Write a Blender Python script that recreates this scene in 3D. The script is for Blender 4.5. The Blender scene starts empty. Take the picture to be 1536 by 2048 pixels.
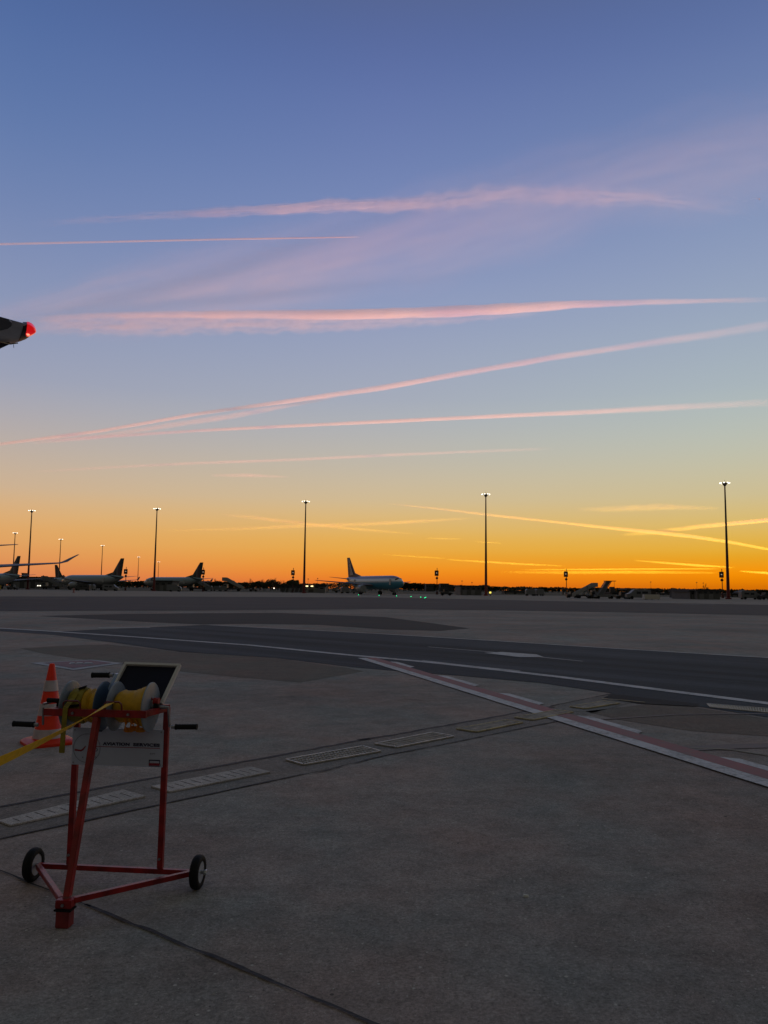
import bpy, bmesh, math, random
from mathutils import Vector, Matrix, noise

# ------------------------------------------------------------------ camera
EYE, FPX, HOR, ROLL = 1.6, 1560.0, 1178.0, math.radians(0.62)
PITCH = math.atan((HOR - 1024) / FPX)
sc = bpy.context.scene
col = sc.collection
cam = bpy.data.cameras.new('camera')
cam.sensor_fit = 'VERTICAL'
cam.sensor_height = 24.0
cam.lens = 24.0 * FPX / 2048.0
cam.clip_start = 0.05
cam.clip_end = 1.0e6
camo = bpy.data.objects.new('camera', cam)
col.objects.link(camo)
camo.matrix_world = (Matrix.Translation((0, 0, EYE)) @ Matrix.Rotation(math.pi / 2 + PITCH, 4, 'X')
                     @ Matrix.Rotation(ROLL, 4, 'Z'))
sc.camera = camo


def ray(x, y):
    u, v = (x - 768) / FPX, (1024 - y) / FPX
    c, s = math.cos(ROLL), math.sin(ROLL)
    X, Z = u * c - v * s, u * s + v * c
    return Vector((X, math.cos(PITCH) - Z * math.sin(PITCH), math.sin(PITCH) + Z * math.cos(PITCH)))


def G(x, y, z=0.0):
    """photo pixel -> point on the horizontal plane at height z"""
    d = ray(x, y)
    return Vector((0, 0, EYE)) + d * ((z - EYE) / d.z)


def at(x, Y, z=0.0):
    """ground position seen in photo column x (near the horizon) at distance Y"""
    d = ray(x, HOR + (x - 768) * math.tan(ROLL))
    return Vector((d.x / d.y * Y, Y, z))


# ------------------------------------------------------------------ exposure, world sky, sun
sc.view_settings.view_transform = 'Standard'
sc.view_settings.look = 'None'
sc.view_settings.exposure = 0.0
sc.view_settings.gamma = 1.0
sc.view_settings.use_curve_mapping = False
sc.cycles.volume_bounces = 3
sc.cycles.volume_max_steps = 64
SUN_AZ, SUN_EL = math.radians(31), math.radians(-8.0)


def lin(c):
    return tuple(((x / 255) / 12.92 if x / 255 <= 0.04045 else ((x / 255 + 0.055) / 1.055) ** 2.4) for x in c) + (1.0,)


world = bpy.data.worlds.new('World')
sc.world = world
world.use_nodes = True
wn, wl = world.node_tree.nodes, world.node_tree.links
wn.clear()
wout = wn.new('ShaderNodeOutputWorld')
wbg = wn.new('ShaderNodeBackground')
wl.new(wbg.outputs[0], wout.inputs[0])
wtc = wn.new('ShaderNodeTexCoord')
wsep = wn.new('ShaderNodeSeparateXYZ')
wl.new(wtc.outputs['Generated'], wsep.inputs[0])


def wmath(op, a, b=None, clamp=False):
    n = wn.new('ShaderNodeMath')
    n.operation = op
    n.use_clamp = clamp
    for i, v in enumerate((a, b)):
        if v is None:
            continue
        if isinstance(v, (int, float)):
            n.inputs[i].default_value = v
        else:
            wl.new(v, n.inputs[i])
    return n.outputs[0]


def wmap(v, a, b, c=0.0, d=1.0, smooth=True):
    n = wn.new('ShaderNodeMapRange')
    n.interpolation_type = 'SMOOTHSTEP' if smooth else 'LINEAR'
    wl.new(v, n.inputs[0])
    for i, x in enumerate((a, b, c, d)):
        n.inputs[i + 1].default_value = x
    return n.outputs[0]


def wramp(fac, stops):
    n = wn.new('ShaderNodeValToRGB')
    r = n.color_ramp
    r.interpolation = 'B_SPLINE'
    while len(r.elements) > 1:
        r.elements.remove(r.elements[-1])
    for i, (p, c) in enumerate(stops):
        e = r.elements[0] if i == 0 else r.elements.new(p)
        e.position = p
        e.color = lin(c)
    wl.new(fac, n.inputs[0])
    return n.outputs[0]


def wmix(f, a, b):
    n = wn.new('ShaderNodeMix')
    n.data_type = 'RGBA'
    if isinstance(f, (int, float)):
        n.inputs[0].default_value = f
    else:
        wl.new(f, n.inputs[0])
    wl.new(a, n.inputs[6])
    wl.new(b, n.inputs[7])
    return n.outputs[2]


# elevation of the stops in the ramps: sine of the elevation angle, for photo rows
ELEV = {y: math.sin(PITCH + math.atan((1024 - y) / FPX)) for y in
        (0, 200, 400, 600, 800, 900, 1000, 1060, 1100, 1120, 1140, 1160, 1172)}
SKY_L = {1172: (211, 121, 84), 1160: (219, 131, 82), 1140: (223, 145, 86), 1120: (225, 154, 91), 1100: (225, 163, 98),
         1060: (224, 172, 108), 1000: (206, 180, 148), 900: (180, 172, 170), 800: (156, 163, 184), 600: (130, 144, 182),
         400: (102, 126, 174), 200: (86, 112, 164), 0: (72, 97, 152)}
SKY_C = {1172: (224, 108, 30), 1160: (236, 124, 28), 1140: (240, 145, 34), 1120: (236, 158, 52), 1100: (232, 168, 66),
         1060: (226, 180, 96), 1000: (210, 188, 148), 900: (184, 182, 176), 800: (166, 173, 187), 600: (141, 153, 190),
         400: (118, 136, 182), 200: (98, 117, 170), 0: (82, 100, 153)}
SKY_R = {1172: (208, 106, 6), 1160: (224, 124, 4), 1140: (252, 148, 4), 1120: (232, 158, 30), 1100: (230, 172, 48),
         1060: (222, 185, 95), 1000: (206, 190, 146), 900: (186, 192, 180), 800: (170, 183, 189), 600: (144, 158, 190),
         400: (124, 142, 182), 200: (99, 119, 168), 0: (82, 102, 153)}


def stops(d):
    s = sorted(((ELEV[y], c) for y, c in d.items()))
    return s + [(0.75, (92, 98, 106)), (1.0, (94, 96, 88))]


z = wsep.outputs[2]
# azimuth measured from the middle of the apron view, scaled so -26..26 degrees -> 0..1
azi = wn.new('ShaderNodeMath')
azi.operation = 'ARCTAN2'
wl.new(wsep.outputs[0], azi.inputs[0])
wl.new(wsep.outputs[1], azi.inputs[1])
az = azi.outputs[0]
cl = wmix(wmap(az, -0.45, 0.0, 0, 1, False), wramp(z, stops(SKY_L)), wramp(z, stops(SKY_C)))
cr = wmix(wmap(az, 0.0, 0.42, 0, 1, False), cl, wramp(z, stops(SKY_R)))
# the dim dusk half of the sky behind the photographer
back = wramp(z, [(0.0, (62, 60, 58)), (0.12, (82, 74, 70)), (0.3, (86, 84, 74)), (1.0, (94, 96, 88))])
absaz = wmath('ABSOLUTE', az)
front = wmix(wmap(absaz, 0.7, 1.9), cr, back)
wl.new(front, wbg.inputs[0])
wbg.inputs[1].default_value = 1.0

sun = bpy.data.lights.new('sun', 'SUN')
sun.energy = 5.0
sun.angle = math.radians(0.5)
sun.color = (1.0, 0.50, 0.38)
suno = bpy.data.objects.new('sun', sun)
col.objects.link(suno)
sd = Vector((math.sin(SUN_AZ) * math.cos(SUN_EL), math.cos(SUN_AZ) * math.cos(SUN_EL), math.sin(SUN_EL)))
suno.rotation_euler = (-sd).to_track_quat('-Z', 'Y').to_euler()

# ------------------------------------------------------------------ materials
MATS = {}


def mat(name, color, rough=0.6, metal=0.0, var=0.0, scale=8.0, bump=0.0, spec=0.5, emit=None, estr=1.0):
    if name in MATS:
        return MATS[name]
    m = bpy.data.materials.new(name)
    m.use_nodes = True
    n, l = m.node_tree.nodes, m.node_tree.links
    p = n['Principled BSDF']
    p.inputs['Base Color'].default_value = (*color, 1)
    p.inputs['Roughness'].default_value = rough
    p.inputs['Metallic'].default_value = metal
    p.inputs['Specular IOR Level'].default_value = spec
    if emit:
        p.inputs['Emission Color'].default_value = (*emit, 1)
        p.inputs['Emission Strength'].default_value = estr
    if var or bump:
        tc = n.new('ShaderNodeTexCoord')
        nz = n.new('ShaderNodeTexNoise')
        nz.inputs['Scale'].default_value = scale
        nz.inputs['Detail'].default_value = 6
        l.new(tc.outputs['Object'], nz.inputs['Vector'])
        if var:
            mr = n.new('ShaderNodeMapRange')
            mr.inputs[1].default_value = 0.3
            mr.inputs[2].default_value = 0.7
            mr.inputs[3].default_value = 1 - var
            mr.inputs[4].default_value = 1 + var
            l.new(nz.outputs[0], mr.inputs[0])
            mx = n.new('ShaderNodeMix')
            mx.data_type = 'RGBA'
            mx.blend_type = 'MULTIPLY'
            mx.inputs[0].default_value = 1
            mx.inputs[6].default_value = (*color, 1)
            l.new(mr.outputs[0], mx.inputs[7])
            l.new(mx.outputs[2], p.inputs['Base Color'])
        if bump:
            b = n.new('ShaderNodeBump')
            b.inputs['Strength'].default_value = bump
            b.inputs['Distance'].default_value = 0.01
            l.new(nz.outputs[0], b.inputs['Height'])
            l.new(b.outputs[0], p.inputs['Normal'])
    MATS[name] = m
    return m


def pavement(name, cA, cB, speck=0.0, dark=0.3, rough=0.9, mott=0.35, near=True, streak=None, stain=0.0):
    """concrete / asphalt: two tones in metre-size clouds, aggregate grains, pale chips and dark spots"""
    if name in MATS:
        return MATS[name]
    m = bpy.data.materials.new(name)
    m.use_nodes = True
    n, l = m.node_tree.nodes, m.node_tree.links
    p = n['Principled BSDF']
    p.inputs['Roughness'].default_value = rough
    p.inputs['Specular IOR Level'].default_value = 0.25
    tc = n.new('ShaderNodeTexCoord')

    def nz(scale, detail=4, rgh=0.55, off=0.0):
        x = n.new('ShaderNodeTexNoise')
        x.inputs['Scale'].default_value = scale
        x.inputs['Detail'].default_value = detail
        x.inputs['Roughness'].default_value = rgh
        mp = n.new('ShaderNodeMapping')
        mp.inputs['Location'].default_value = (off, off * 1.7, 0)
        l.new(tc.outputs['Object'], mp.inputs[0])
        l.new(mp.outputs[0], x.inputs['Vector'])
        return x.outputs[0]

    def mr(v, a, b, c, d):
        x = n.new('ShaderNodeMapRange')
        for i, q in enumerate((a, b, c, d)):
            x.inputs[i + 1].default_value = q
        l.new(v, x.inputs[0])
        return x.outputs[0]

    def mix(f, a, b, blend='MIX'):
        x = n.new('ShaderNodeMix')
        x.data_type = 'RGBA'
        x.blend_type = blend
        for i, v in ((0, f), (6, a), (7, b)):
            if isinstance(v, (int, float)):
                x.inputs[i].default_value = v
            elif isinstance(v, tuple):
                x.inputs[i].default_value = v
            else:
                l.new(v, x.inputs[i])
        return x.outputs[2]
    c = mix(mr(nz(0.55, 5, 0.6), 0.36, 0.64, 0, 1), (*cA, 1), (*cB, 1))
    c = mix(1.0, c, mr(nz(0.16, 4, 0.6, 11), 0.3, 0.7, 1 - mott * .6, 1 + mott * .6), 'MULTIPLY')
    c = mix(1.0, c, mr(nz(3.1, 6, 0.7, 5), 0.3, 0.7, 1 - mott * .55, 1 + mott * .55), 'MULTIPLY')
    if stain:
        c = mix(1.0, c, mr(nz(1.1, 8, 0.72, 31), 0.56, 0.70, 1.0, 1 - stain), 'MULTIPLY')
        c = mix(1.0, c, mr(nz(0.45, 8, 0.7, 47), 0.58, 0.70, 1.0, 1 - stain * .7), 'MULTIPLY')
        c = mix(1.0, c, mr(nz(6.5, 8, 0.75, 53), 0.60, 0.72, 1.0, 1 - stain), 'MULTIPLY')
    if streak:
        ang, amt = streak
        x = n.new('ShaderNodeTexNoise')
        x.inputs['Scale'].default_value = 1.0
        x.inputs['Detail'].default_value = 5
        x.inputs['Roughness'].default_value = .65
        mp = n.new('ShaderNodeMapping')
        mp.vector_type = 'TEXTURE'
        mp.inputs['Rotation'].default_value = (0, 0, ang)
        mp.inputs['Scale'].default_value = (25, .9, 1)
        l.new(tc.outputs['Object'], mp.inputs[0])
        l.new(mp.outputs[0], x.inputs['Vector'])
        c = mix(1.0, c, mr(x.outputs[0], 0.35, 0.65, 1 - amt, 1 + amt), 'MULTIPLY')
    if near:
        c = mix(1.0, c, mr(nz(17, 6, 0.8, 23), 0.3, 0.7, 0.72, 1.28), 'MULTIPLY')
        c = mix(1.0, c, mr(nz(60, 6, 0.8, 3), 0.25, 0.75, 0.35, 1.65), 'MULTIPLY')
        c = mix(1.0, c, mr(nz(240, 3, 0.8, 9), 0.25, 0.75, 0.45, 1.55), 'MULTIPLY')
        for sc_, lo, hi, cc, off in ((28, .035, .075, (0.52, 0.50, 0.46, 1), 2), (6, .012, .03, (0.04, 0.04, 0.042, 1), 7),
                                     (70, .04, .1, (0.48, 0.46, 0.42, 1), 13), (48, .03, .08, (0.06, 0.06, 0.062, 1), 17)):
            v = n.new('ShaderNodeTexVoronoi')
            v.inputs['Scale'].default_value = sc_
            v.inputs['Randomness'].default_value = 1.0
            mp = n.new('ShaderNodeMapping')
            mp.inputs['Location'].default_value = (off, off, 0)
            l.new(tc.outputs['Object'], mp.inputs[0])
            l.new(mp.outputs[0], v.inputs['Vector'])
            # only some of the cells carry a chip
            sp = n.new('ShaderNodeSeparateColor')
            l.new(v.outputs['Color'], sp.inputs[0])
            pick = mr(sp.outputs[0], 0.82, 0.84, 0, 1)
            size = mr(sp.outputs[1], 0, 1, lo * 0.7, hi * 2.9)
            lt = n.new('ShaderNodeMath')
            lt.operation = 'LESS_THAN'
            l.new(v.outputs['Distance'], lt.inputs[0])
            l.new(size, lt.inputs[1])
            mm = n.new('ShaderNodeMath')
            mm.operation = 'MULTIPLY'
            l.new(lt.outputs[0], mm.inputs[0])
            l.new(pick, mm.inputs[1])
            m2 = n.new('ShaderNodeMath')
            m2.operation = 'MULTIPLY'
            l.new(mm.outputs[0], m2.inputs[0])
            m2.inputs[1].default_value = speck if cc[0] > .1 else dark
            c = mix(m2.outputs[0], c, cc)
        b = n.new('ShaderNodeBump')
        b.inputs['Strength'].default_value = 0.5
        b.inputs['Distance'].default_value = 0.006
        l.new(nz(90, 5, 0.8, 21), b.inputs['Height'])
        l.new(b.outputs[0], p.inputs['Normal'])
    l.new(c, p.inputs['Base Color'])
    MATS[name] = m
    return m


def worn_paint(name, color, under, wear=0.35):
    """road paint worn through to the pavement in patches"""
    if name in MATS:
        return MATS[name]
    m = bpy.data.materials.new(name)
    m.use_nodes = True
    n, l = m.node_tree.nodes, m.node_tree.links
    p = n['Principled BSDF']
    p.inputs['Roughness'].default_value = 0.7
    tc = n.new('ShaderNodeTexCoord')
    f = None
    for s, k in ((2.2, 0.5), (26, 0.5)):
        x = n.new('ShaderNodeTexNoise')
        x.inputs['Scale'].default_value = s
        x.inputs['Detail'].default_value = 7
        x.inputs['Roughness'].default_value = .7
        l.new(tc.outputs['Object'], x.inputs['Vector'])
        q = n.new('ShaderNodeMath')
        q.operation = 'MULTIPLY_ADD'
        q.inputs[1].default_value = k
        l.new(x.outputs[0], q.inputs[0])
        if f is not None:
            l.new(f, q.inputs[2])
        else:
            q.inputs[2].default_value = 0
        f = q.outputs[0]
    mr = n.new('ShaderNodeMapRange')
    mr.inputs[1].default_value = 0.42 + wear * 0.2 - 0.08
    mr.inputs[2].default_value = 0.42 + wear * 0.2 + 0.06
    mr.inputs[3].default_value = 1.0
    mr.inputs[4].default_value = 0.0
    mr.clamp = True
    l.new(f, mr.inputs[0])
    x = n.new('ShaderNodeMix')
    x.data_type = 'RGBA'
    m1 = n.new('ShaderNodeMath')
    m1.operation = 'MULTIPLY'
    l.new(mr.outputs[0], m1.inputs[0])
    m1.inputs[1].default_value = 0.8
    l.new(m1.outputs[0], x.inputs[0])
    x.inputs[6].default_value = (*color, 1)
    x.inputs[7].default_value = (*under, 1)
    l.new(x.outputs[2], p.inputs['Base Color'])
    MATS[name] = m
    return m


def banded(name, bands, axis=2, rough=0.45, coord='Object'):
    """livery: constant colour bands along an object axis; bands = [(start, colour)...] in metres"""
    if name in MATS:
        return MATS[name]
    m = bpy.data.materials.new(name)
    m.use_nodes = True
    n, l = m.node_tree.nodes, m.node_tree.links
    p = n['Principled BSDF']
    p.inputs['Roughness'].default_value = rough
    tc = n.new('ShaderNodeTexCoord')
    s = n.new('ShaderNodeSeparateXYZ')
    l.new(tc.outputs[coord], s.inputs[0])
    lo = min(b[0] for b in bands) - 1.0
    hi = max(b[0] for b in bands) + 1.0
    mr = n.new('ShaderNodeMapRange')
    mr.inputs[1].default_value, mr.inputs[2].default_value = lo, hi
    l.new(s.outputs[axis], mr.inputs[0])
    r = n.new('ShaderNodeValToRGB')
    r.color_ramp.interpolation = 'CONSTANT'
    while len(r.color_ramp.elements) > 1:
        r.color_ramp.elements.remove(r.color_ramp.elements[-1])
    for i, (z0, c) in enumerate(bands):
        pos = 0 if i == 0 else (z0 - lo) / (hi - lo)
        e = r.color_ramp.elements[0] if i == 0 else r.color_ramp.elements.new(pos)
        e.position = pos
        e.color = (*c, 1)
    l.new(mr.outputs[0], r.inputs[0])
    l.new(r.outputs[0], p.inputs['Base Color'])
    MATS[name] = m
    return m


# ------------------------------------------------------------------ mesh helpers
class MB:
    def __init__(self):
        self.v, self.f = [], []

    def add(self, vs, fs):
        b = len(self.v)
        self.v += [tuple(x) for x in vs]
        self.f += [tuple(i + b for i in f) for f in fs]
        return self

    def box(self, c, s, rot=None):
        hx, hy, hz = s[0] / 2, s[1] / 2, s[2] / 2
        vs = [Vector((x, y, z)) for x in (-hx, hx) for y in (-hy, hy) for z in (-hz, hz)]
        if rot is not None:
            vs = [rot @ v for v in vs]
        vs = [v + Vector(c) for v in vs]
        return self.add(vs, [(0, 1, 3, 2), (4, 6, 7, 5), (0, 4, 5, 1), (2, 3, 7, 6), (0, 2, 6, 4), (1, 5, 7, 3)])

    def bar(self, a, b, w, h=None, up=(0, 0, 1)):
        """box-section tube from a to b"""
        a, b = Vector(a), Vector(b)
        h = w if h is None else h
        d = (b - a)
        L = d.length
        d.normalize()
        u = Vector(up)
        if abs(d.dot(u)) > 0.98:
            u = Vector((0, 1, 0))
        s = d.cross(u).normalized()
        t = s.cross(d).normalized()
        vs = []
        for p in (a, b):
            for i, j in ((-1, -1), (1, -1), (1, 1), (-1, 1)):
                vs.append(p + s * (i * w / 2) + t * (j * h / 2))
        return self.add(vs, [(0, 3, 2, 1), (4, 5, 6, 7), (0, 1, 5, 4), (1, 2, 6, 5), (2, 3, 7, 6), (3, 0, 4, 7)])

    def tube(self, pts, r, n=10, cap=True):
        pts = [Vector(p) for p in pts]
        rs = r if isinstance(r, (list, tuple)) else [r] * len(pts)
        rings = []
        prev = None
        for i, p in enumerate(pts):
            d = (pts[min(i + 1, len(pts) - 1)] - pts[max(i - 1, 0)]).normalized()
            if prev is None:
                a = d.orthogonal().normalized()
            else:
                a = (prev - d * prev.dot(d)).normalized()
            prev = a
            b = d.cross(a)
            rings.append([p + (a * math.cos(2 * math.pi * k / n) + b * math.sin(2 * math.pi * k / n)) * rs[i] for k in range(n)])
        vs = [v for rg in rings for v in rg]
        fs = []
        for i in range(len(pts) - 1):
            for k in range(n):
                k2 = (k + 1) % n
                fs.append((i * n + k, i * n + k2, (i + 1) * n + k2, (i + 1) * n + k))
        if cap:
            fs.append(tuple(reversed(range(n))))
            fs.append(tuple((len(pts) - 1) * n + k for k in range(n)))
        return self.add(vs, fs)

    def loft(self, rings, cap=True):
        n = len(rings[0])
        vs = [v for rg in rings for v in rg]
        fs = []
        for i in range(len(rings) - 1):
            for k in range(n):
                k2 = (k + 1) % n
                fs.append((i * n + k, i * n + k2, (i + 1) * n + k2, (i + 1) * n + k))
        if cap:
            fs.append(tuple(reversed(range(n))))
            fs.append(tuple((len(rings) - 1) * n + k for k in range(n)))
        return self.add(vs, fs)

    def lathe(self, prof, origin=(0, 0, 0), axis='Z', n=24, cap=True):
        """prof = [(along, radius)]"""
        o = Vector(origin)
        rings = []
        for t, r in prof:
            rg = []
            for k in range(n):
                a = 2 * math.pi * k / n
                c, s = r * math.cos(a), r * math.sin(a)
                rg.append(o + Vector({'Z': (c, s, t), 'X': (t, c, s), 'Y': (c, t, s)}[axis]))
            rings.append(rg)
        return self.loft(rings, cap)

    def build(self, name, m, parent=None, smooth=False, bevel=0.0):
        me = bpy.data.meshes.new(name)
        me.from_pydata(self.v, [], self.f)
        me.validate()
        bm = bmesh.new()
        bm.from_mesh(me)
        bmesh.ops.recalc_face_normals(bm, faces=bm.faces)
        if bevel:
            bmesh.ops.bevel(bm, geom=[e for e in bm.edges if e.calc_length() > bevel * 3], offset=bevel, segments=2, affect='EDGES')
        bm.to_mesh(me)
        bm.free()
        if smooth:
            me.shade_smooth()
            try:
                me.set_sharp_from_angle(angle=math.radians(40))
            except Exception:
                pass
        o = bpy.data.objects.new(name, me)
        if m is not None:
            me.materials.append(m)
        col.objects.link(o)
        if parent is not None:
            o.parent = parent
        return o


def tag(o, label=None, cat=None, group=None, kind=None):
    if label:
        o['label'] = label
    if cat:
        o['category'] = cat
    if group:
        o['group'] = group
    if kind:
        o['kind'] = kind
    return o


def thing(name, label, cat, loc=(0, 0, 0), rz=0.0, group=None):
    o = bpy.data.objects.new(name, None)
    o.empty_display_size = 0.2
    col.objects.link(o)
    o.location = loc
    o.rotation_euler = (0, 0, rz)
    return tag(o, label, cat, group)


def dup(root, loc, rz=0.0, label=None, scale=None):
    r = root.copy()
    col.objects.link(r)
    r.location = loc
    r.rotation_euler = (0, 0, rz)
    if scale:
        r.scale = scale
    if label:
        r['label'] = label
    for ch in list(root.children):
        c = ch.copy()
        col.objects.link(c)
        c.parent = r
        for g in list(ch.children):
            d = g.copy()
            col.objects.link(d)
            d.parent = c
    return r


def sheet(name, pts, m, z, parent=None, kind='structure', sub=None):
    """flat polygon of ground points at height z (pts = Vectors)"""
    me = bpy.data.meshes.new(name)
    bm = bmesh.new()
    vs = [bm.verts.new((p[0], p[1], z)) for p in pts]
    f = bm.faces.new(vs)
    bmesh.ops.triangulate(bm, faces=[f])
    bmesh.ops.recalc_face_normals(bm, faces=bm.faces)
    for q in bm.faces:
        if q.normal.z < 0:
            q.normal_flip()
    bm.to_mesh(me)
    bm.free()
    me.materials.append(m)
    o = bpy.data.objects.new(name, me)
    col.objects.link(o)
    if parent is not None:
        o.parent = parent
    elif kind:
        o['kind'] = kind
    return o


def pxs(*pts):
    return [G(*p) for p in pts]


# ------------------------------------------------------------------ ground, taxiways, patches
GR = pavement('apron_concrete', (0.242, 0.248, 0.240), (0.330, 0.254, 0.230), speck=0.9, dark=0.8, mott=.42, stain=.26)
FAR_C = pavement('far_concrete', (0.235, 0.222, 0.20), (0.28, 0.232, 0.20), near=False, mott=.25, streak=(math.radians(-4), .12))
ASPH = pavement('dark_asphalt', (0.042, 0.052, 0.070), (0.050, 0.060, 0.076), speck=0.3, dark=0.3, mott=.2, streak=(math.radians(-41.6), .42))
ASPH2 = pavement('brown_asphalt', (0.150, 0.142, 0.124), (0.185, 0.140, 0.120), speck=0.4, dark=0.5, mott=.3)
ASPH3 = pavement('far_asphalt', (0.066, 0.066, 0.078), (0.084, 0.070, 0.074), near=False, mott=.2, streak=(0.0, .2))
FIELD = pavement('field_grass', (0.045, 0.05, 0.03), (0.06, 0.055, 0.035), near=False)

me = bpy.data.meshes.new('ground')
R = 12000
me.from_pydata([(-R, -R, 0), (R, -R, 0), (R, R, 0), (-R, R, 0)], [], [(0, 1, 2, 3)])
me.materials.append(GR)
ground = bpy.data.objects.new('ground', me)
col.objects.link(ground)
ground['kind'] = 'structure'

sheet('far_apron', [(-3000, 112, 0), (-45, 112, 0), (60, 150, 0), (400, 175, 0), (1200, 520, 0), (-3000, 560, 0)], FAR_C, .004)
sheet('grass_field', [(-3000, 560, 0), (40, 262, 0), (300, 262, 0), (1500, 300, 0), (5000, 9000, 0), (-5000, 9000, 0)], FIELD, .008)
# far dark taxiway across the whole view
sheet('far_taxiway', [(-400, 111, 0)] + pxs((0, 1193), (300, 1193), (768, 1195), (1100, 1202), (1536, 1210)) + [(160, 108, 0), (110, 55, 0)]
      + pxs((1536, 1231), (1150, 1223), (768, 1218), (400, 1221), (0, 1222)) + [(-120, 46, 0), (-500, 46, 0)], ASPH3, .012)
PATCHM = pavement('dark_patch', (0.040, 0.043, 0.048), (0.055, 0.048, 0.050), near=False, mott=.2)
sheet('asphalt_patch', pxs((75, 1232), (250, 1228), (400, 1226.5), (560, 1226), (768, 1234), (860, 1246), (940, 1257), (880, 1262),
                           (768, 1259), (640, 1250), (500, 1248), (400, 1249), (310, 1245), (180, 1238)), PATCHM, .0045)
sheet('taxi_lane', pxs((-300, 1236), (0, 1256), (110, 1264), (190, 1259.5), (410, 1250), (768, 1269), (1150, 1292), (1536, 1317), (1800, 1335)) + [G(1800, 1335) + Vector((16, -14.2, 0)), G(1800, 1480) + Vector((16, -14.2, 0))]
      + pxs((1800, 1480), (1536, 1435), (1393, 1413), (1278, 1407), (1208, 1396), (1225, 1387), (1080, 1366), (923, 1352), (768, 1340),
                       (700, 1334), (550, 1316), (360, 1304), (240, 1287), (110, 1270), (0, 1262.5), (-300, 1240)), ASPH, .006)
sheet('tar_patch', pxs((1208, 1396), (1225, 1389), (1300, 1398), (1400, 1409), (1393, 1414), (1278, 1408)),
      pavement('black_tar', (0.022, 0.024, 0.03), (0.03, 0.03, 0.034)), .010)
sheet('asphalt_patch', pxs((40, 1297), (120, 1292), (215, 1289), (290, 1296), (360, 1305), (550, 1317), (690, 1335), (728, 1343), (600, 1365),
                           (470, 1354), (360, 1343), (180, 1321), (90, 1308)), ASPH2, .003)
sheet('asphalt_patch', pxs((1240, 1440), (1170, 1423), (1290, 1409), (1393, 1415), (1536, 1438), (1700, 1460), (1700, 1490), (1536, 1473), (1380, 1462)), ASPH2, .003)

WHITE = worn_paint('worn_white_paint', (0.58, 0.58, 0.62), (0.17, 0.17, 0.17), .25)
WHITE2 = worn_paint('far_white_paint', (0.52, 0.53, 0.56), (0.2, 0.2, 0.2), .18)
RED = worn_paint('worn_red_paint', (0.30, 0.085, 0.095), (0.19, 0.12, 0.12), .4)
YEL = worn_paint('worn_yellow_paint', (0.42, 0.32, 0.10), (0.17, 0.17, 0.17), .35)


def line_px(name, pts, w, m, z, kind='structure'):
    """painted line of real width w (m) or list of widths through photo points on the ground"""
    P = pxs(*pts)
    ws = w if isinstance(w, (list, tuple)) else [w] * len(P)
    L, Rr = [], []
    for i, p in enumerate(P):
        d = (P[min(i + 1, len(P) - 1)] - P[max(i - 1, 0)]).normalized()
        s = Vector((-d.y, d.x, 0)) * (ws[i] / 2)
        L.append(p + s)
        Rr.append(p - s)
    vs = [(p.x, p.y, z) for p in L + Rr]
    n = len(P)
    me = bpy.data.meshes.new(name)
    me.from_pydata(vs, [], [(i, n + i, n + i + 1, i + 1) for i in range(n - 1)])
    me.materials.append(m)
    o = bpy.data.objects.new(name, me)
    col.objects.link(o)
    o['kind'] = kind
    return o


# edge lines of the taxi lane
line_px('painted_line', [(-200, 1243), (0, 1257), (100, 1263), (220, 1271), (340, 1279.5), (500, 1291), (620, 1303), (700, 1311), (768, 1317),
                         (845, 1324), (920, 1332), (1120, 1355), (1330, 1382), (1536, 1408), (1700, 1430), (2400, 1524), (3400, 1658)], .25, WHITE, .012)
line_px('painted_line', [(420, 1250.5), (600, 1259.5), (768, 1268.5), (1000, 1283), (1250, 1299), (1536, 1316), (1700, 1327), (2400, 1373), (3400, 1439)], .14, WHITE, .012)
line_px('painted_line', [(845, 1322), (950, 1334), (1040, 1343)], .08, WHITE, .014)
line_px('painted_line', [(197, 1255.5), (300, 1255)], .35, WHITE2, .010)
# guidance arrow on the lane
line_px('painted_arrow', [(856, 1294.5), (985, 1305), (1075, 1314.5), (1166, 1323.5)], [.07, .10, .10, .06], WHITE2, .013)
sheet('painted_arrow', pxs((968, 1307), (1003, 1305), (1073, 1310), (1088, 1315.5), (1040, 1315.5)), WHITE2, .016)
# yellow line and light streaks by the far taxiway
line_px('painted_line', [(0, 1196.5), (60, 1196.8), (135, 1197.6)], .6, YEL, .02)
line_px('painted_line', [(1355, 1208), (1400, 1209.5), (1430, 1210)], .5, WHITE2, .02)
line_px('painted_line', [(840, 1205), (892, 1206)], .3, WHITE2, .02)
line_px('painted_line', [(1203, 1398.5), (1290, 1406.5)], .05, YEL, .016)
line_px('painted_line', [(1380, 1497), (1460, 1500), (1536, 1512), (1600, 1524)], .05, worn_paint('faint_yellow_paint', (0.24, 0.20, 0.13), (0.19, 0.18, 0.16), .5), .008)
line_px('painted_line', [(1200, 1440), (1350, 1430), (1536, 1428)], .06, worn_paint('faint_red_paint', (0.17, 0.115, 0.115), (0.14, 0.12, 0.115), .6), .008)
line_px('painted_line', [(1380, 1498), (1460, 1494), (1600, 1490)], .22, MATS['faint_red_paint'], .006)

# red and white roadway edge crossing the view
a0, a1 = G(715, 1317), G(1536, 1577)
ld = (a1 - a0).normalized()
a1 = a1 + ld * 7
ln = Vector((-ld.y, ld.x, 0))
if ln.y < 0:
    ln = -ln
wl_, wr_, wd_ = (G(1536, 1562) - G(1536, 1577)).dot(ln), (G(1536, 1545) - G(1536, 1577)).dot(ln), (G(1536, 1536) - G(1536, 1577)).dot(ln)


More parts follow.
